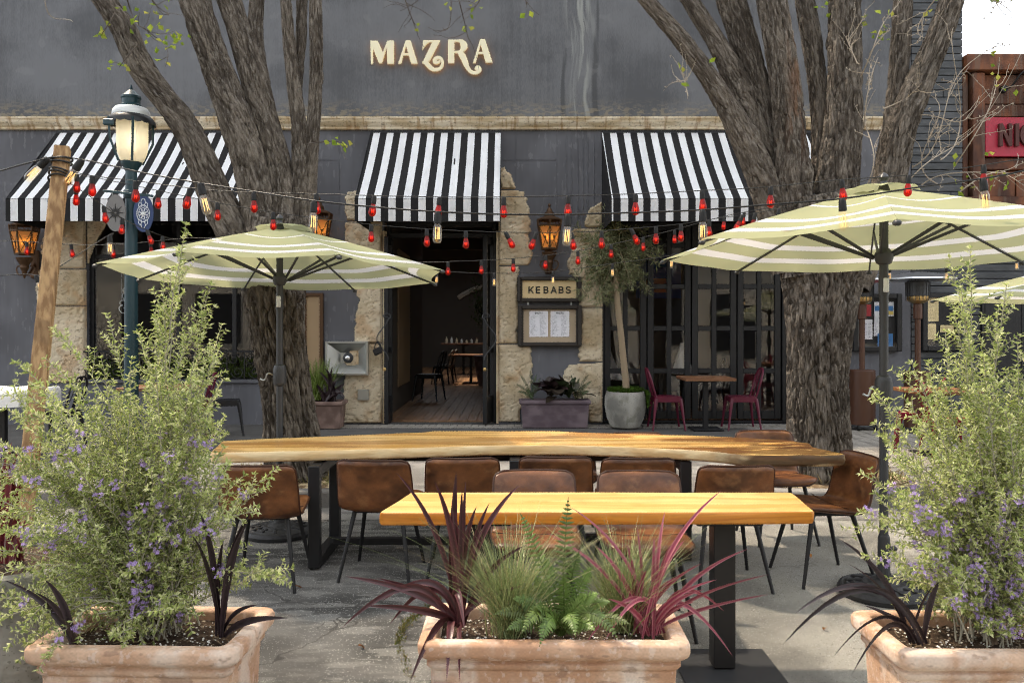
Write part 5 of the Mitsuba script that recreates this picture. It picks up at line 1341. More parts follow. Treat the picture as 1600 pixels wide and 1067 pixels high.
mchair(M4((GX(1158, 11.6), 11.6, WZ), 88), 'material_magenta', 'magenta metal chair right of the bistro table', GM)
mchair(M4((GX(352, 11.0), 11.0, WZ), -70), 'material_black_metal', 'dark metal chair behind the left shrub below the shop window', 'metal chairs behind the left shrub')
mchair(M4((GX(300, 10.4), 10.4, WZ), 100), 'material_magenta', 'magenta metal chair behind the left shrub', 'metal chairs behind the left shrub')
mchair(M4((GX(90, 9.6), 9.6, WZ), 90), 'material_black_metal', 'dark metal chair at the far left cloth covered table', 'metal chairs behind the left shrub')
mchair(M4((GX(1432, 9.4), 9.4, WZ), 60), 'material_red_chair', 'red metal chair behind the right shrub, left one', 'red metal chairs behind the right shrub')
mchair(M4((GX(1480, 8.9), 8.9, WZ), -100), 'material_red_chair', 'red metal chair behind the right shrub, right one', 'red metal chairs behind the right shrub')
mchair(M4((-.95, 17.2, WZ - .0), 60) if False else M4((-1.62, 16.0, WZ), 75, 1.12), 'material_black_metal', 'dark chair standing inside the doorway on the left', None)
def bistro(label, x, y, z, w, dpt, h=.74, bs='material_bistro_wood', base=.42):
    t = Thing('bistro_table', label, 'table')
    m = MB(); m.box((x, y, z + h - .02), (w, dpt, .04), .006); t.part('tabletop', m, bs)
    m = MB(); m.box((x, y, z + h / 2 - .02), (.07, .07, h - .07), .006); m.box((x, y, z + h - .055), (.3, .3, .02)); t.part('post', m, 'material_black_metal')
    m = MB(); m.box((x, y, z + .012), (base, base, .018), .004); t.part('foot_plate', m, 'material_black_metal')
bistro('square wooden bistro table between two magenta chairs', xb + .02, 11.55, WZ, .70, .66)
bistro('brown wooden table behind the right shrub', GX(1462, 9.3), 9.3, WZ, .7, .7)
bistro('brown wooden table behind the left shrub', GX(255, 9.8), 9.8, WZ, .8, .7)
bistro('table under a white cloth at the far left edge', GX(5, 9.2), 9.2, WZ, .8, .8)
x, y = GX(5, 9.2), 9.2
P = []
nq = 28
for i in range(nq):
    row = []
    for j in range(nq):
        a, b = (i / (nq - 1) - .5) * 1.15, (j / (nq - 1) - .5) * 1.15
        e = max(abs(a), abs(b)) - .41; zz_ = WZ + .75 - max(0, e) + .004 * math.sin(17 * a) + .003 * math.sin(23 * b)
        row.append([x + max(-.42, min(.42, a)) * (1 + max(0, e) * .1 * math.sin(20 * b)), y + max(-.42, min(.42, b)), zz_])
    P.append(row)
m = MB(); m.grid(np.array(P)); whole('tablecloth', m, 'material_white_cloth', 'white cloth spread over the table at the far left edge', 'tablecloth', True)
# things inside, dim behind the glass and the doorway
def simple_chair(loc, rz, bs, label, grp): return mchair(M4(loc, rz), bs, label, grp)
GI = 'dark chairs inside the restaurant'
for loc, rz, w in (((-1.75, 20.6, WZ), 80, 'near left one'), ((-1.72, 21.5, WZ), 85, 'rear left one'), ((-.45, 21.2, WZ), -90, 'right one')):
    simple_chair(loc, rz, 'material_black_metal', 'dark chair at the dining table deep inside the doorway, ' + w, GI)
bistro('dark dining table deep inside the doorway', -1.05, 21.0, WZ, 1.1, .8)
bistro('narrow serving table against the back deep inside the doorway', -1.45, 24.5, WZ, 1.3, .5, .95)
m = MB()
rg = np.random.default_rng(5)
K = Thing('glassware', 'bottles and glasses on the serving table deep inside', 'glassware')
for i in range(7):
    m = MB(); h = .1 + .12 * rg.random(); m.lathe([(0, 0), (.035, 0), (.035, h * .6), (.012, h * .8), (.012, h), (0, h)], (-1.95 + .15 * i, 24.45, WZ + .95), 10); K.part('bottle', m, 'material_white_dome' if i % 2 else 'material_frosted')
GI2 = 'dark chairs behind the glass doors'
for loc, rz, w in (((2.0, 13.7, WZ), 90, 'left of the inside table'), ((3.05, 13.9, WZ), -90, 'right of the inside table'), ((3.6, 15.0, WZ), 90, 'farthest back')):
    simple_chair(loc, rz, 'material_black_metal', 'dark metal chair behind the folding glass doors, ' + w, GI2)
bistro('wooden table inside behind the folding glass doors', 2.5, 13.8, WZ, .7, .7)
P = np.array([[[2.78 + .30 * u * (.35 + .65 * t) + .02 * math.sin(9 * u + 3 * t), 13.35 + .05 * math.sin(8 * u), WZ + 1.18 - .5 * t] for t in np.linspace(0, 1, 12)] for u in np.linspace(-.5, .5, 20)])
m = MB(); m.grid(P); whole('hanging_cloth', m, 'material_white_cloth', 'white cloth hanging inside behind the glass doors', 'cloth', True)
P = P * 1.0; P[..., 0] = 1.55 + (P[..., 0] - 2.78) * 1.5; P[..., 2] -= .1
m = MB(); m.grid(P); whole('hanging_cloth', m, 'material_white_cloth', 'white cloth hanging inside behind the olive tree', 'cloth', True)
W_ = Thing('wall_screen', 'blue and orange picture on the wall inside behind the olive tree', 'picture')
m = MB(); m.box((2.95, 16.5, 2.62), (.9, .05, .9)); W_.part('panel', m, 'material_screen_blue')
m = MB(); m.box((2.85, 16.46, 2.42), (.55, .04, .28)); W_.part('stripe', m, 'material_paper_orange')
m = MB(); m.box((2.95, 16.46, 2.85), (.6, .04, .12)); W_.part('stripe', m, 'material_paper_blue')

# ---------------------------------------------------------------- pots and planters
def rect_loops(T, name, cx, cy, z0, w, d, prof, bs, rz=0, rad=.03, nc=5, amp=.004, under=None, nside=14):
    """a rectangular vessel: prof = (inset, height) rows"""
    base = []
    for sx, sy, a0 in ((1, -1, -90), (1, 1, 0), (-1, 1, 90), (-1, -1, 180)):
        for t in np.linspace(0, 90, nc):
            a = math.radians(a0 + t); base.append((sx, sy, math.cos(a), math.sin(a)))
    loops = []
    for ins, h in prof:
        r = max(.004, rad - ins * .35); pts = []
        for k, (sx, sy, ca, sa) in enumerate(base):
            pts.append((sx * (w / 2 - ins - r) + r * ca, sy * (d / 2 - ins - r) + r * sa))
        out = []
        for k in range(len(pts)):
            a, b = np.array(pts[k]), np.array(pts[(k + 1) % len(pts)])
            n = nside if np.linalg.norm(b - a) > .1 else 1
            for i in range(n): out.append(a + (b - a) * i / n)
        out.append(out[0]); loops.append(np.c_[np.array(out), np.full(len(out), h)])
    P = np.array(loops) @ RZ(rz).T + [cx, cy, z0]
    P = P + amp * (meshkit.fbm(P * 7, 3, 4)[..., None] - .5) * [1, 1, .7]
    P[:, -1] = P[:, 0]
    m = MB(); m.grid(P[:, ::-1]); return T.part(name, m, bs, 40, under=under)
def soil(T, cx, cy, z, w, d, rz=0, seed=0, amp=.03):
    X = np.linspace(-w / 2, w / 2, 60); Y = np.linspace(-d / 2, d / 2, 40)
    P = np.array([[[a, b, 0.0] for b in Y] for a in X]); q = P + seed
    P[..., 2] = amp * (meshkit.fbm(q * 9, 4, seed) - .5) + .016 * (meshkit.noise(q * 90, seed) - .5) + .018 * (1 - (np.abs(P[..., 0]) / (w / 2)) ** 4)
    m = MB(); m.grid(P @ RZ(rz).T + [cx, cy, z]); T.part('soil', m, 'material_soil', 60)
    rs = np.random.default_rng(seed + 3); m = MB(); ico = trimesh.creation.icosphere(subdivisions=0)
    for _ in range(230):
        a, b = rs.uniform(-w / 2, w / 2) * .96, rs.uniform(-d / 2, d / 2) * .94
        m.add(ico.vertices * rs.uniform(.002, .0055) * [1, 1, .7], ico.faces, None, RZ(rz) @ np.array([a, b, 0]) + [cx, cy, z + .018 + amp * .2])
    T.part('perlite', m, 'material_perlite', False, kind='stuff')
    m = MB()
    for _ in range(120):
        a, b = rs.uniform(-w / 2, w / 2) * .95, rs.uniform(-d / 2, d / 2) * .92; L = rs.uniform(.01, .035); t = rs.uniform(0, 6.28)
        p = RZ(rz) @ np.array([a, b, 0]) + [cx, cy, z + .02]
        m.bar(p, p + [L * math.cos(t), L * math.sin(t), rs.normal(0, .006)], .005, .003, .001)
    T.part('bark_chips', m, 'material_stem', False, kind='stuff')
TERRA = [(.075, 0), (.06, .02), (.047, .30), (.045, .335), (.038, .341), (.031, .350), (.031, .362), (.040, .369), (.038, .377), (.016, .384), (.004, .395), (.0, .408), (.0, .432), (.005, .443), (.016, .449), (.044, .45), (.057, .447), (.064, .437), (.066, .41), (.068, .30)]
def terracotta(label, cx, cy, w, d, rz, seed, z0=0.004):
    T = Thing('terracotta_planter', label, 'planter', 'terracotta planters along the front')
    rect_loops(T, 'body', cx, cy, z0, w, d, TERRA, 'material_terracotta', rz, .05)
    soil(T, cx, cy, z0 + .385, w - .13, d - .13, rz, seed)
    return T
# centre, left, right planters (rim front edge about 2.95 m from the lens)
PC = (.155, 3.185); terracotta('rectangular terracotta planter in the middle with strap leaves, grasses and fern', *PC, 1.0, .46, -.5, 1)
PLc = (-1.36, 3.14); terracotta('terracotta planter on the left carrying the tall flowering shrub', *PLc, .78, .48, -2, 2)
PRc = (1.90, 3.10); terracotta('terracotta planter on the right carrying the flowering shrub', *PRc, 1.08, .46, 0, 3)
CP = Thing('concrete_pot', 'large round weathered concrete pot at the left edge behind the left planter', 'planter')
c = np.array([-2.22, 3.62, .004])
m = MB(); m.lathe([(0, 0), (.30, 0), (.36, .03), (.43, .18), (.455, .36), (.44, .52), (.415, .585), (.395, .60), (.375, .595), (.37, .5)], c, 56); CP.part('body', m, 'material_concrete_pot')
m = MB(); m.lathe([(.375, .53), (.25, .55), (0, .56)], c, 40); CP.part('soil', m, 'material_soil')
OP = Thing('olive_pot', 'round grey concrete pot of the olive tree beside the glass doors', 'planter')
oc = np.array([GX(977, 11.72), 11.72, WZ + .004])
m = MB(); m.lathe([(0, 0), (.17, 0), (.21, .02), (.265, .14), (.295, .30), (.29, .44), (.272, .50), (.268, .52), (.25, .52), (.245, .45)], oc, 48); OP.part('body', m, 'material_concrete_pot')
m = MB(); m.lathe([(.25, .47), (.15, .49), (0, .50)], oc, 30); OP.part('soil', m, 'material_soil')
FP = [(.05, 0), (.045, .02), (.025, .28), (.012, .285), (.0, .295), (.0, .325), (.006, .335), (.03, .335), (.035, .32), (.036, .25)]
MPc = (GX(866.5, 11.82), 11.82)
MP = Thing('mauve_planter', 'long mauve planter box with ferns and dark leaves under the menu case', 'planter')
rect_loops(MP, 'body', *MPc, WZ + .004, 1.02, .36, [(a, b * 1.18) for a, b in FP], 'material_mauve_planter', 0, .012, 3, .002)
m = MB(); m.box((*MPc, WZ + .34), (.94, .28, .04)); MP.part('soil', m, 'material_soil')
BPc = (GX(512, 11.75), 11.75)
BP = Thing('brown_planter', 'square brown planter between the left tree and the stone door jamb', 'planter')
rect_loops(BP, 'body', *BPc, WZ + .004, .50, .42, [(a, b * 1.15) for a, b in FP], 'material_brown_planter', 0, .012, 3, .002)
m = MB(); m.box((*BPc, WZ + .33), (.42, .34, .04)); BP.part('soil', m, 'material_soil')
# patio heaters
def heater(label, px, D):
    H = Thing('patio_heater', label, 'patio heater', 'brown patio heaters by the notice cases')
    x = GX(px, D); c = (x, D, WZ)
    m = MB(); m.lathe([(0, .07), (.17, .07), (.175, .09), (.175, .82), (.168, .84), (.05, .845), (0, .845)], c, 28); H.part('tank_housing', m, 'material_heater_brown')
    m = MB(); m.lathe([(.0, .045), (.2, .045), (.21, .06), (.2, .075), (0, .075)], c, 28); H.part('base_ring', m, 'material_grey_metal')
    for s in (-1, 1):
        m = MB(); m.lathe([(0, -.015), (.035, -.015), (.04, 0), (.035, .015), (0, .015)], (x + s * .12, D - .16, WZ + .038), 16, RY(90)); H.part('wheel', m, 'material_rope_black')
    m = MB(); m.tube([(x, D, WZ + .84), (x, D, WZ + 1.75)], .038, 14); m.lathe([(.05, 1.55), (.058, 1.56), (.058, 1.74), (.05, 1.76)], c, 16); H.part('pole', m, 'material_heater_brown')
    m = MB(); m.lathe([(.06, 1.76), (.13, 1.80), (.14, 1.82), (.14, 1.86)], c, 24); H.part('burner', m, 'material_brass')
    m = MB(); m.lathe([(.142, 1.86), (.15, 1.87), (.15, 2.05), (.13, 2.08), (0, 2.09)], c, 24)
    for k in range(20):
        a = k * math.pi / 10; m.tube([(x + .152 * math.cos(a), D + .152 * math.sin(a), WZ + 1.80), (x + .155 * math.cos(a), D + .155 * math.sin(a), WZ + 2.06)], .004, 4)
    H.part('burner_cage', m, 'material_grey_metal')
    n = 8; a = np.linspace(0, 2 * np.pi, n + 1)
    m = MB(); m.grid(np.array([[[x + r_ * math.cos(t + .2), D + r_ * math.sin(t + .2), WZ + z] for t in a] for r_, z in ((.48, 2.085), (.475, 2.105), (.34, 2.155), (.12, 2.19), (.0, 2.2))])); m.grid(np.array([[[x + r_ * math.cos(t + .2), D + r_ * math.sin(t + .2), WZ + z - .006] for t in a] for r_, z in ((.0, 2.2), (.34, 2.15), (.48, 2.085))])); H.part('reflector', m, 'material_alu', False)
    return H
heater('brown patio heater half hidden by the right tree trunk', 1347, 11.55)
heater('brown patio heater rising out of the right shrub', 1434, 11.2)

# ---------------------------------------------------------------- plants
def shrub(label, c, tips, seed, fl, nrand, poly_px, dr_):
    S = Thing('flowering_shrub', label, 'shrub', 'flowering shrubs in terracotta planters')
    rs = np.random.default_rng(seed); c = np.array(c)
    targets = [WP(a, b, c[1] + rs.uniform(-dr_, dr_)) for a, b in tips]
    pl = Polygon(poly_px); x0, y0, x1, y1 = pl.bounds
    while nrand:
        a, b = rs.uniform(x0, x1), rs.uniform(y0, y1)
        if pl.contains(Point(a, b)): targets.append(WP(a, b, c[1] + rs.uniform(-dr_ * 1.15, dr_ * 1.15))); nrand -= 1
    wood = MB(); P, D, N, L, C = [], [], [], [], []
    cream, lime, green = np.array([.66, .68, .38]), np.array([.46, .52, .19]), np.array([.24, .30, .10])
    def leaves_at(p, d, n, size):
        for _ in range(n):
            e = rs.normal(0, 1, 3); e -= d * (e @ d); e /= np.linalg.norm(e) + 1e-9
            P.append(p); D.append(e * .85 + d * .65); N.append(d + rs.normal(0, .35, 3) + [0, 0, .25]); L.append(size * rs.uniform(.65, 1.25))
            k = rs.random(); C.append((cream if k < .36 else lime if k < .76 else green) * rs.uniform(.8, 1.18))
    nodes = []
    for k in range(9):
        a = rs.uniform(0, 6.28); q = c + [.10 * math.cos(a), .07 * math.sin(a), .28 + .16 * rs.random()]
        m = MB(); m.curve([c + rs.normal(0, .012, 3) - [0, 0, .03], c + [.03 * math.cos(a), .02 * math.sin(a), .14], q], [.013, .010, .004], 12, 7); S.part('trunk', m, 'material_stem', True)
    for T in targets:
        b0 = c + np.array([rs.normal(0, .06), rs.normal(0, .045), rs.uniform(.02, .30) ** 1.0])
        if rs.random() < .6 or T[2] < c[2] + .2: b0 = c + np.array([rs.normal(0, .05), rs.normal(0, .04), rs.uniform(.0, .12)])
        h = T - b0; hl = np.linalg.norm(h)
        mid = b0 + h * .5 + np.array([h[0] * -.08, h[1] * -.1, .10 * hl * (.3 + .7 * (abs(h[0]) > .25))]) + rs.normal(0, .02, 3)
        if T[2] < c[2] + .1: mid[2] += .12
        p = catmull([b0, mid, T], 26 if hl > .3 else 14)
        p = p + .012 * (meshkit.noise(p * 7, 3)[:, None] - .5)
        wood.tube(p, np.linspace(.0036, .0012, len(p)), 5, caps=False)
        tg = np.gradient(p, axis=0); tg /= np.linalg.norm(tg, axis=1, keepdims=True)
        s = np.concatenate([[0], np.cumsum(np.linalg.norm(np.diff(p, axis=0), axis=1))]); tot = s[-1]
        sv = min(.16 * tot, .10)
        while sv < tot:
            q = np.array([np.interp(sv, s, p[:, k]) for k in range(3)]); d = np.array([np.interp(sv, s, tg[:, k]) for k in range(3)])
            rem = tot - sv
            if rem > .05 and rs.random() < .66:
                e = rs.normal(0, 1, 3); e -= d * (e @ d); e /= np.linalg.norm(e) + 1e-9
                dd = d * .75 + e * .8 + [0, 0, .12]; dd /= np.linalg.norm(dd)
                tl = min(.15, .022 + rem * .34) * rs.uniform(.45, 1.2)
                k = max(2, int(tl / .0135)); tp = [q]
                for i in range(k):
                    dd = dd + rs.normal(0, .07, 3) + [0, 0, .04]; dd /= np.linalg.norm(dd); tp.append(tp[-1] + dd * tl / k)
                wood.tube(tp, np.linspace(.0018, .0007, k + 1), 3, caps=False)
                for i in range(1, k + 1): leaves_at(tp[i], dd, 3 if i < k else 7, .0225 - .005 * i / k)
                nodes.append((tp[int(k * .6)], dd))
            leaves_at(q, d, 3 if rem < .3 else 2, .0235)
            sv += .017 if rem < .3 else .030
        leaves_at(T, tg[-1], 8, .019)
    S.part('stems', wood, 'material_stem_pale', True, kind='stuff')
    v, f, col = leaf_quads(np.array(P), np.array(D), np.array(N), np.array(L), np.array(L) * .36, np.array(C), .2)
    S.part('foliage', (v, f), 'material_leaf_vertex', False, kind='stuff', color=col)
    # clusters of small mauve flowers
    nodes = [(n[0] + [0, -.02, .005], n[1]) for n in nodes if fl(n[0]) and n[0][1] < c[1] - .07 + .1 * rs.random()]
    idx = rs.permutation(len(nodes))[:130 if seed == 11 else 190]
    for i in idx:
        q, d = nodes[i]; m = MB(); cc = []
        for _ in range(int(rs.integers(6, 14))):
            o = q + np.clip(rs.normal(0, .013, 3), -.016, .016); nrm = rs.normal(0, .7, 3) + [0, -.7, .5]; nrm /= np.linalg.norm(nrm)
            a = np.cross(nrm, [.3, .1, 1]); a /= np.linalg.norm(a); b = np.cross(nrm, a); rad = rs.uniform(.006, .009)
            V = [o]; Fc = []
            for k in range(5):
                t0 = k * 1.2566
                for off, rr_ in ((-.42, .8), (0, 1.0), (.42, .8)): V.append(o + rad * rr_ * (math.cos(t0 + off) * a + math.sin(t0 + off) * b) + nrm * rad * .25)
                j = 1 + 3 * k; Fc += [[0, j, j + 1], [0, j + 1, j + 2]]
            base = np.array([.36, .25, .52]) * rs.uniform(.75, 1.25) + rs.uniform(0, .06)
            m.add(V, Fc, col=base)
        S.part('flower_cluster', m, 'material_petal', False, color=m.col())
    return S
LP_ = [(60, 620), (150, 600), (240, 560), (300, 560), (345, 660), (395, 770), (410, 880), (350, 950), (250, 1000), (110, 985), (30, 940), (0, 820), (-20, 720)]
shrub('tall pale green shrub with mauve flowers spilling over the left planter', (-1.36, 3.15, .40),
 [(290, 352), (283, 400), (276, 440), (330, 445), (318, 480), (346, 508), (335, 560), (351, 592), (350, 650), (382, 742), (432, 732), (420, 758), (456, 888), (440, 905), (452, 912), (375, 850), (166, 492), (158, 560), (86, 512), (72, 560), (22, 566), (30, 610), (6, 640), (-20, 600), (205, 560), (246, 480), (256, 432), (122, 620), (-4, 740), (-40, 700), (8, 830), (50, 850), (12, 1010), (40, 965), (80, 990), (150, 960), (100, 905), (200, 610), (215, 520), (350, 700), (400, 800), (300, 985), (240, 1010), (170, 1030), (110, 1000), (290, 600), (320, 640), (60, 600), (-60, 650), (-70, 760), (-80, 860), (-60, 940), (-30, 980), (-10, 900), (20, 780), (-30, 830), (10, 700), (45, 640), (-90, 700), (30, 1030), (60, 1045), (0, 1045)],
 11, lambda p: True if (abs(p[0] + 1.5) < .55 and .42 < p[2] < 1.22) else False, 100, LP_, .30)
RP_ = [(1480, 560), (1560, 540), (1640, 520), (1720, 640), (1720, 960), (1600, 1000), (1500, 985), (1400, 930), (1350, 840), (1370, 740), (1400, 660)]
shrub('pale green shrub thick with mauve flowers in the right planter', (1.80, 3.08, .40),
 [(1516, 388), (1484, 402), (1500, 440), (1572, 446), (1560, 480), (1492, 492), (1476, 518), (1424, 568), (1450, 566), (1394, 578), (1368, 610), (1368, 660), (1392, 700), (1590, 538), (1620, 500), (1660, 470), (1346, 740), (1318, 824), (1345, 800), (1352, 868), (1386, 905), (1400, 945), (1450, 960), (1480, 978), (1545, 985), (1365, 770), (1410, 620), (1440, 640), (1540, 560), (1510, 560), (1475, 600), (1600, 600), (1700, 560), (1740, 700), (1640, 900), (1590, 1000), (1420, 820)],
 12, lambda p: True if (.35 < p[2] < 1.02 and p[0] > 1.25) else False, 105, RP_, .26)

def blade(T, base, tip, arch, w, cols, name='strap_leaf', n=14, fold=.35, bend=None, roll=0):
    base, tip = np.asarray(base, float), np.asarray(tip, float)
    ctrl = (base + tip) / 2 + [0, 0, arch]
    if bend is not None: ctrl = base + np.asarray(bend)
    t = np.linspace(0, 1, n)[:, None]
    p = (1 - t) ** 2 * base + 2 * t * (1 - t) * ctrl + t ** 2 * tip
    tg = np.gradient(p, axis=0); tg /= np.linalg.norm(tg, axis=1, keepdims=True)
    ref = np.array([0, -1.0, .25]); s = np.cross(tg, ref); s /= np.linalg.norm(s, axis=1, keepdims=True) + 1e-9
    nn = np.cross(s, tg)
    cr, sr = math.cos(roll), math.sin(roll); s, nn = s * cr + nn * sr, nn * cr - s * sr
    tt = t[:, 0]; W = w * np.clip(.45 + 1.6 * tt, 0, 1) * np.clip((1 - tt) / .45, 0, 1) ** .7
    l, r_ = p - s * W[:, None] / 2 + nn * W[:, None] * fold * .5, p + s * W[:, None] / 2 + nn * W[:, None] * fold * .5
    l2, r2 = p - s * W[:, None] / 4 + nn * W[:, None] * fold * .2, p + s * W[:, None] / 4 + nn * W[:, None] * fold * .2
    P = np.stack([l, l2, p, r2, r_], 1)
    c0, c1 = np.array(cols[0]), np.array(cols[1])
    col = np.zeros((n, 5, 3)); 
    for j, k in enumerate((1, .35, 0, .35, 1)): col[:, j] = c0 + (c1 - c0) * k
    m = MB(); m.grid(P, col=None); T.part(name, m, 'material_blade_vertex', True, color=col.reshape(-1, 3))
def strap_plant(name, label, cat, cpx, D, tips, cols, w, seed, arch=.05, spread=.02, grp=None, z=None):
    T = Thing(name, label, cat, grp); rs = np.random.default_rng(seed)
    base0 = WP(*cpx, D)
    if z is not None: base0[2] = z
    for tp in tips:
        a, b = tp[0], tp[1]; dd = tp[2] if len(tp) > 2 else rs.uniform(-.14, .10); ar = tp[3] if len(tp) > 3 else None
        tip = WP(a, b, D + dd); base = base0 + rs.normal(0, spread, 3) * [1, .7, .15]
        h = tip - base; up = max(abs(h[2]), .25 * np.linalg.norm(h))
        if ar is None:
            bend = np.array([h[0] * .22, h[1] * .22, up * .68 if h[2] > .12 else .20 + .3 * np.linalg.norm(h[:2])])
        else: bend = np.array([h[0] * .35, h[1] * .35, ar])
        k = rs.uniform(.75, 1.25)
        blade(T, base, tip, 0, w * rs.uniform(.8, 1.15), [np.array(cols[0]) * k, np.array(cols[1]) * k], bend=bend, roll=rs.normal(0, .45))
    return T
DK = [(.035, .010, .012), (.105, .032, .036)]
strap_plant('cordyline', 'dark red strap leaved plant standing tall at the left of the middle planter', 'plant', (717, 948), 3.2,
 [(618, 737), (679, 752), (713, 737), (707, 775), (728, 751), (765, 785), (812, 757), (745, 790), (700, 800), (758, 820), (722, 765),
  (539, 900, -.1), (568, 946, -.15), (534, 980, -.1), (587, 902, 0), (608, 976, .1), (820, 852, -.1), (816, 915, -.1), (595, 940, -.05),
  (726, 985, -.18), (718, 1066, -.30, .10), (698, 1064, -.30, .12), (640, 1066, -.33, .14)], DK, .027, 31, spread=.018, z=.43)
PK = [(.19, .018, .045), (.36, .14, .15)]
strap_plant('cordyline', 'bright pink strap leaved plant at the right of the middle planter', 'plant', (1012, 978), 3.14,
 [(888, 790, .0), (1039, 798), (995, 822), (1070, 843), (1048, 850), (1022, 838), (980, 850), (1096, 880), (1169, 857), (1201, 897), (1201, 928), (1146, 1026, -.1), (1129, 765), (1132, 955), (930, 852), (854, 832, .1), (911, 1011, -.15), (944, 1003, -.15), (1060, 900), (965, 900), (975, 930), (1040, 880), (1010, 890), (1085, 940), (1100, 920), (950, 935), (1120, 905)], PK, .019, 32, spread=.028, z=.42)
BKc = [(.014, .008, .010), (.045, .028, .034)]
strap_plant('cordyline', 'dark strap leaved plant beside the shrub in the left planter', 'plant', (343, 948), 3.12,
 [(300, 835, -.2), (312, 800, -.25), (386, 818, -.2), (392, 800, -.22), (372, 830, -.1), (402, 945, -.15), (450, 965, -.2), (350, 840, -.15)], BKc, .026, 33, spread=.012, z=.42)
strap_plant('cordyline', 'dark strap leaved plant half buried at the left side of the left planter', 'plant', (120, 960), 2.98,
 [(5, 905, -.05), (55, 925, -.1), (70, 905, -.1), (95, 965, -.15)], BKc, .022, 34, spread=.015, z=.42)
strap_plant('cordyline', 'dark strap leaved plant arching out of the right planter', 'plant', (1432, 985), 3.02,
 [(1312, 842, .0), (1325, 880, .05), (1222, 1008, -.12, .42), (1240, 960, -.1, .38), (1300, 1028, -.15, .25), (1330, 1055, -.2, .22), (1470, 905), (1458, 915), (1350, 945, .05)], BKc, .026, 35, spread=.018, z=.43)
strap_plant('flax_plant', 'crimson strap leaved plant in the concrete pot at the left edge', 'plant', (10, 900), 3.6,
 [(30, 700), (18, 690), (0, 680), (42, 730), (-20, 700), (28, 760), (12, 720), (35, 790), (-40, 760), (55, 800), (22, 830), (45, 850)], [(.10, .008, .018), (.22, .05, .05)], .034, 36, spread=.05, z=.56)
# two grass tussocks
def grass(label, px, py, D, n, spread, tiptop, hspan, seed, z):
    T = Thing('ornamental_grass', label, 'grass', 'grass tussocks in the middle planter')
    rs = np.random.default_rng(seed); b0 = WP(px, py, D); b0[2] = z; m = MB()
    for _ in range(n):
        b = b0 + rs.normal(0, 1, 3) * [.024, .02, 0]
        a = rs.normal(0, 1, 2); h = rs.uniform(*hspan); out = np.array([a[0] * spread, a[1] * spread, 0]) * h
        tip = b + out + [0, 0, h * rs.uniform(.75, 1.0)]; ctrl = b + out * .35 + [0, 0, h * .6]
        t = np.linspace(0, 1, 8)[:, None]; p = (1 - t) ** 2 * b + 2 * t * (1 - t) * ctrl + t ** 2 * tip
        w = rs.uniform(.0012, .0024) * np.clip(1.15 - t[:, 0], .1, 1); s = np.array([math.cos(q := rs.uniform(0, 3.14)), math.sin(q), 0])
        k = rs.random(); c = np.array([.20, .25, .09]) if k < .5 else np.array([.31, .35, .15]) if k < .82 else np.array([.42, .36, .19])
        m.grid(np.stack([p - s * w[:, None], p + s * w[:, None]], 1), col=c * rs.uniform(.8, 1.2))
    T.part('blades', m, 'material_blade_vertex', False, kind='stuff', color=m.col())
grass('fine green grass tussock between the dark strap leaves and the fern', 797, 975, 3.16, 900, .42, 0, (.20, .47), 41, .41)
grass('fine green grass tussock between the fern and the pink strap leaves', 975, 960, 3.22, 800, .38, 0, (.20, .44), 42, .41)
# ferns
def frond(T, base, tip, lift, width, rs, col, nl=22):
    base, tip = np.asarray(base, float), np.asarray(tip, float)
    ctrl = base + (tip - base) * .5 + [0, 0, lift]; t = np.linspace(0, 1, nl + 4)[:, None]
    p = (1 - t) ** 2 * base + 2 * t * (1 - t) * ctrl + t ** 2 * tip
    tg = np.gradient(p, axis=0); tg /= np.linalg.norm(tg, axis=1, keepdims=True)
    s = np.cross(tg, [0, -.8, .6]); s /= np.linalg.norm(s, axis=1, keepdims=True) + 1e-9; nn = np.cross(s, tg)
    m = MB(); m.tube(p, np.linspace(.003, .001, len(p)), 4, caps=False, col=np.array(col) * .7)
    for i in range(3, len(p) - 1):
        q = (i - 3) / (len(p) - 4); L = width * (math.sin(math.pi * min(1, .22 + .8 * q)) ** .8) * rs.uniform(.88, 1.1)
        for sg in (-1, 1):
            d = s[i] * sg + tg[i] * .45 + nn[i] * rs.normal(-.1, .12); d /= np.linalg.norm(d)
            k = 5; tt = np.linspace(0, 1, k)[:, None]; c = p[i] + d * L * tt - np.array([0, 0, .18 * L]) * tt ** 2
            w = .26 * width * np.array([.6, 1, .8, .5, .05])[:, None] * .45
            e = np.cross(d, nn[i]); e /= np.linalg.norm(e)
            m.grid(np.stack([c - e * w, c + nn[i] * .001, c + e * w], 1), col=np.array(col) * rs.uniform(.8, 1.2))
    T.part('frond', m, 'material_blade_vertex', False, color=m.col())
def fern(label, cpx, D, tips, col, seed, width=.05, z=None, grp=None):
    T = Thing('fern', label, 'fern', grp); rs = np.random.default_rng(seed); b0 = WP(*cpx, D)
    if z is not None: b0[2] = z
    for tp in tips:
        tip = WP(tp[0], tp[1], D + (tp[2] if len(tp) > 2 else rs.uniform(-.1, .08))); b = b0 + rs.normal(0, .015, 3) * [1, 1, .2]
        h = tip - b; frond(T, b, tip, .06 + .12 * abs(h[0]) + (.1 if h[2] < .08 else 0), width * (tp[3] if len(tp) > 3 else 1), rs, np.array(col) * rs.uniform(.6, 1.25) + [.02 * rs.random(), 0, 0])
fern('green fern in the centre of the middle planter', (878, 980), 3.14, [(888, 776, .05, 1.15), (812, 800, 0, 1.0), (843, 1010, -.2), (967, 1000, -.2), (936, 927, -.12), (918, 930, -.1), (850, 870), (925, 885), (800, 935, -.1), (838, 950, -.15), (948, 965, -.15), (880, 900, -.12), (905, 860), (790, 985, -.2), (815, 990, -.2), (900, 995, -.22), (930, 985, -.2), (955, 940, -.1), (835, 900, -.05), (770, 960, -.1), (985, 975, -.18)], (.095, .165, .035), 51, .042, .42)
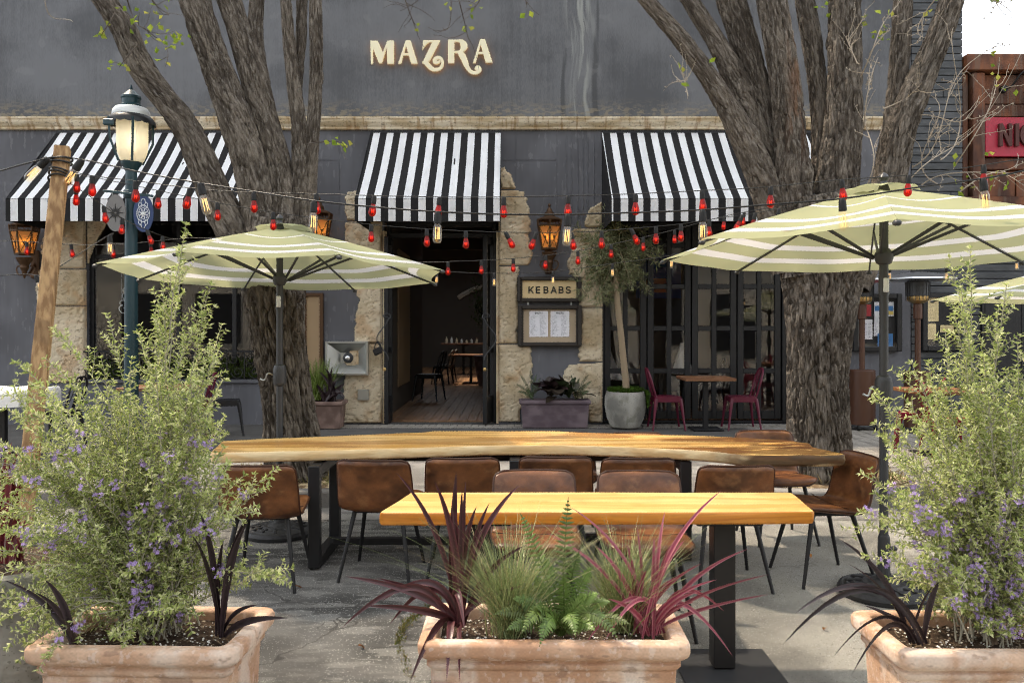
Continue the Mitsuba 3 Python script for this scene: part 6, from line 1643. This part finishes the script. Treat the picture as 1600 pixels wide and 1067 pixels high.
fern('leafy fern at the left of the mauve planter', (832, 615), 11.78, [(805, 600), (812, 585), (828, 575), (838, 585), (822, 608), (845, 590), (850, 600), (808, 612)], (.04, .075, .022), 52, .036, .55, 'ferns in the mauve planter')
fern('leafy fern at the right of the mauve planter', (900, 618), 11.78, [(920, 585), (915, 600), (922, 612), (905, 590), (892, 585), (898, 600), (925, 595)], (.04, .075, .022), 53, .036, .55, 'ferns in the mauve planter')
def broadleaf(name, label, c, n, size, cols, seed, up=.6, tall=None):
    T = Thing(name, label, 'plant'); rs = np.random.default_rng(seed); c = np.array(c)
    for i in range(n):
        a = rs.uniform(0, 6.28); el = rs.uniform(.1, 1.4) if up > .5 else rs.uniform(-.2, .8); L = size * rs.uniform(.7, 1.25); W = L * rs.uniform(.38, .6)
        d = np.array([math.cos(a) * math.cos(el), math.sin(a) * math.cos(el), math.sin(el)]); b = c + rs.normal(0, .05, 3) * [1.6, .6, .3] + [0, 0, rs.uniform(0, .12)]
        s = np.cross(d, [0, 0, 1.0]); s /= np.linalg.norm(s) + 1e-9; nn = np.cross(s, d)
        t = np.linspace(0, 1, 8)[:, None]; p = b + d * L * t - np.array([0, 0, .35 * L]) * t ** 2
        w = W / 2 * np.sin(np.pi * np.clip(t[:, 0] * .94 + .04, 0, 1)) ** .8
        P = np.stack([p + s * k * w[:, None] + nn * (abs(k) * .2 * w[:, None] + .006 * np.sin(9 * t + 3 * k)) for k in (-1, -.5, 0, .5, 1)], 1)
        m = MB(); m.grid(P, col=np.array(cols[int(rs.integers(0, len(cols)))]) * rs.uniform(.8, 1.2)); T.part('leaf', m, 'material_blade_vertex', True, color=m.col())
    return T
broadleaf('dark_foliage_plant', 'almost black broad leaved plant in the middle of the mauve planter', (GX(866, 11.8), 11.8, .60), 44, .30, [(.022, .010, .014), (.035, .018, .02), (.03, .022, .016)], 61)
broadleaf('dark_foliage_plant', 'dark green broad leaved plant in the mauve planter, right of the black leaves', (GX(886, 11.78), 11.78, .58), 18, .26, [(.03, .045, .018), (.045, .04, .022)], 62)
strap_plant('dark_foliage_plant', 'black pointed leaved plant in the brown planter by the door jamb', 'plant', (514, 630), 11.72, [(498, 580), (508, 575), (520, 572), (530, 590), (538, 600), (540, 622), (505, 598), (515, 590), (524, 598), (500, 610), (534, 612), (512, 582), (495, 600)], [(.018, .010, .012), (.04, .024, .026)], .075, 63, spread=.05, z=.52)
T = Thing('sedge_plant', 'light green wispy plant beside the left tree and the brown planter', 'plant'); rs = np.random.default_rng(64); m = MB()
for _ in range(700):
    b = np.array([GX(496, 11.85), 11.85, .55]) + rs.normal(0, .07, 3) * [1, .5, .1]; tip = b + rs.normal(0, .14, 3) * [1, .6, 0] + [0, 0, rs.uniform(.15, .62)]
    c = np.linspace(0, 1, 5)[:, None]; p = b + (tip - b) * c; s = rs.normal(0, 1, 3) * .004
    m.grid(np.stack([p - s * (1.1 - c), p + s * (1.1 - c)], 1), col=np.array([.12, .17, .03]) * rs.uniform(.7, 1.4))
T.part('blades', m, 'material_blade_vertex', False, kind='stuff', color=m.col())
# olive tree in the pot
OT = Thing('olive_tree', 'slender olive tree with a loose narrow leaved crown in the concrete pot', 'tree')
m = MB(); yb = 11.72
tr = np.array([WP(979, 640, yb), WP(978, 600, yb), WP(974, 560, yb), WP(969, 510, yb), WP(964, 465, yb), WP(962, 420, yb), WP(960, 380, yb)])
m.curve(tr, [.055, .05, .047, .044, .04, .03, .016], 50, 12); OT.part('trunk', m, 'material_olive_bark')
rs = np.random.default_rng(71); m = MB(); P, Dd, N, L, C = [], [], [], [], []
for k in range(84):
    s0 = tr[-3] + (tr[-1] - tr[-3]) * rs.random() + [0, 0, rs.uniform(-.05, .3)]
    a = rs.uniform(0, 6.28); tgt = WP(rs.uniform(898, 1036), rs.uniform(352, 474), yb + rs.uniform(-.35, .35))
    if k < 8: tgt = WP(rs.uniform(945, 985), rs.uniform(325, 380), yb + rs.uniform(-.3, .3))
    q = catmull([s0, (s0 + tgt) / 2 + rs.normal(0, .05, 3) + [0, 0, .08], tgt], 14); m.tube(q, np.linspace(.007, .0025, 14), 4)
    for p in q[4:]:
        for _ in range(7):
            e = rs.normal(0, 1, 3); P.append(p + rs.normal(0, .02, 3)); Dd.append(e + (q[-1] - q[0]) * .8); N.append(rs.normal(0, 1, 3)); L.append(rs.uniform(.07, .115)); C.append(np.array([.20, .22, .11] if rs.random() < .6 else [.35, .36, .22]) * rs.uniform(.75, 1.25))
OT.part('branches', m, 'material_olive_bark', True, kind='stuff')
v, f, col = leaf_quads(np.array(P), np.array(Dd), np.array(N), np.array(L), np.array(L) * .17, np.array(C), .1); OT.part('foliage', (v, f), 'material_leaf_vertex', False, kind='stuff', color=col)
T = Thing('groundcover', 'bright green moss plant trailing round the rim of the olive pot', 'plant'); P, Dd, N, L, C = [], [], [], [], []
for _ in range(2600):
    a = rs.uniform(0, 6.28); r_ = .25 * math.sqrt(rs.random()); p = oc + [r_ * math.cos(a), r_ * math.sin(a), .52 + .05 * rs.random()]
    if rs.random() < .3: p = oc + [.27 + .05 * rs.random(), rs.normal(0, .1), .52 - .2 * rs.random() ** 1.5]
    P.append(p); Dd.append(rs.normal(0, 1, 3)); N.append(rs.normal(0, 1, 3) + [0, 0, 1]); L.append(.03); C.append(np.array([.06, .11, .018]) * rs.uniform(.6, 1.5))
v, f, col = leaf_quads(np.array(P), np.array(Dd), np.array(N), np.array(L), np.array(L) * .45, np.array(C)); T.part('foliage', (v, f), 'material_leaf_vertex', False, kind='stuff', color=col)
# indoor plant in its pot, dim behind the doorway
IP = Thing('indoor_pot', 'large pale pot with a small tree deep inside the doorway', 'planter'); c = np.array([-.52, 20.0, WZ + .01])
m = MB(); m.lathe([(0, 0), (.30, 0), (.36, .35), (.42, .72), (.40, .74), (.37, .72), (.35, .6), (0, .6)], c, 28); IP.part('body', m, 'material_mauve_planter')
IT = Thing('indoor_tree', 'slim leafy tree in the pale pot deep inside the doorway', 'tree'); m = MB(); P, Dd, N, L, C = [], [], [], [], []
for k in range(9):
    a = rs.uniform(0, 6.28); q = catmull([c + [0, 0, .55], c + [.12 * math.cos(a), .12 * math.sin(a), 1.3], c + [.4 * math.cos(a), .4 * math.sin(a), 1.9 + .6 * rs.random()]], 16); m.tube(q, np.linspace(.014, .004, 16), 5)
    for p in q[8:]:
        for _ in range(9): P.append(p + rs.normal(0, .12, 3)); Dd.append(rs.normal(0, 1, 3)); N.append(rs.normal(0, 1, 3)); L.append(.09); C.append(np.array([.06, .09, .03]) * rs.uniform(.6, 1.4))
IT.part('stems', m, 'material_stem', True); v, f, col = leaf_quads(np.array(P), np.array(Dd), np.array(N), np.array(L), np.array(L) * .4, np.array(C)); IT.part('foliage', (v, f), 'material_leaf_vertex', False, kind='stuff', color=col)
# bent white tubes shining in the shop window
NE = Thing('window_ornament', 'three small white bent tube ornaments hanging in the left shop window', 'ornament')
for px, py in ((197, 460), (192, 480), (203, 480)):
    c0 = np.array([GX(px, F + .22), F + .22, GZ(py, F + .22)]); m = MB()
    m.curve([c0 + np.array(q) for q in ((.03, 0, .08), (-.03, 0, .09), (-.045, 0, .05), (0, 0, .03), (-.045, 0, .01), (-.04, 0, -.06), (.0, 0, -.09), (.045, 0, -.06), (.04, 0, 0), (.015, 0, -.02))], .006, 60, 6)
    m.tube([c0 + [-.02, 0, .09], c0 + [-.02, 0, .5]], .002, 4); NE.part('tube', m, 'material_white_dome')
# plants behind the window rail
T = Thing('window_plants', 'low green plants growing behind the iron window rail', 'plant'); P, Dd, N, L, C = [], [], [], [], []
for _ in range(1500):
    P.append([rs.uniform(FX(140), FX(410)), F + .05 + rs.normal(0, .02), SILL + .06 + .28 * rs.random() ** 1.6]); Dd.append(rs.normal(0, .5, 3) + [0, 0, .8]); N.append(rs.normal(0, 1, 3)); L.append(.07); C.append(np.array([.07, .10, .025]) * rs.uniform(.6, 1.4))
v, f, col = leaf_quads(np.array(P), np.array(Dd), np.array(N), np.array(L), np.array(L) * .3, np.array(C)); T.part('foliage', (v, f), 'material_leaf_vertex', False, kind='stuff', color=col)

# ---------------------------------------------------------------- small things on the ground
def gp(px, py, z=0): d = FPX * (EYE - z) / (py - HYP); return np.array([(px - CXP) * d / FPX, d, z])
for px, py, lab in ((460, 919, 'dry orange leaf lying on the asphalt by the left chairs'), (560, 1012, 'small dry leaf on the asphalt left of the middle planter'), (1290, 985, 'small dry leaf on the concrete right of the base plate'), (1265, 868, 'small dry leaf on the concrete near the turned chair')):
    c = gp(px, py, .006); t = np.linspace(0, 1, 7)[:, None]; a = rs.uniform(0, 6.28); d = np.array([math.cos(a), math.sin(a), 0]); s = np.array([-d[1], d[0], 0]); sc = .05 if px == 460 else .032
    p = c + d * sc * t + np.array([0, 0, .012]) * np.sin(3 * t + 1); w = sc * .35 * np.sin(np.pi * np.clip(t[:, 0], .03, .97))
    m = MB(); m.grid(np.stack([p - s * w[:, None] + [0, 0, .008], p, p + s * w[:, None] + [0, 0, .005]], 1)); whole('fallen_leaf', m, 'material_dry_leaf', lab, 'leaf', True)
P, Dd, N, L, C = [], [], [], [], []
path = [(688, 930), (672, 945), (655, 958), (640, 968), (628, 985), (622, 1005), (632, 1030), (640, 1060)]
for (a, b), (c_, d_) in zip(path[:-1], path[1:]):
    for _ in range(170 if b < 1000 else 70):
        t = rs.random(); q = gp(a + (c_ - a) * t + rs.normal(0, 4), b + (d_ - b) * t + rs.normal(0, 2.4), .003); P.append(q); Dd.append(rs.normal(0, .6, 3) + [0, 0, .5]); N.append(rs.normal(0, 1, 3) + [0, 0, 1]); L.append(rs.uniform(.006, .018)); C.append(np.array([.12, .14, .03] if rs.random() < .6 else [.2, .15, .05]) * rs.uniform(.6, 1.3))
v, f, col = leaf_quads(np.array(P), np.array(Dd), np.array(N), np.array(L), np.array(L) * .4, np.array(C))
whole('crack_weeds', (v, f), 'material_leaf_vertex', 'low weeds and moss growing along a crack in the asphalt', None, False, kind='stuff', color=col)
P, Dd, N, L, C = [], [], [], [], []
for cx, cy, sx in ((2.95, 7.75, .75), (-2.0, 7.75, .7)):
    for _ in range(1300):
        P.append([cx + rs.uniform(-sx, sx), cy + rs.uniform(-.35, .4), WZ + .02]); Dd.append(rs.normal(0, .5, 3) + [0, 0, .7]); N.append(rs.normal(0, 1, 3)); L.append(rs.uniform(.03, .13)); C.append(np.array([.20, .19, .06] if rs.random() < .5 else [.36, .29, .15]) * rs.uniform(.7, 1.2))
v, f, col = leaf_quads(np.array(P), np.array(Dd), np.array(N), np.array(L), np.array(L) * .05, np.array(C))
whole('dry_grass', (v, f), 'material_leaf_vertex', 'dry and green grass blades on the earth round both tree trunks', None, False, kind='stuff', color=col)
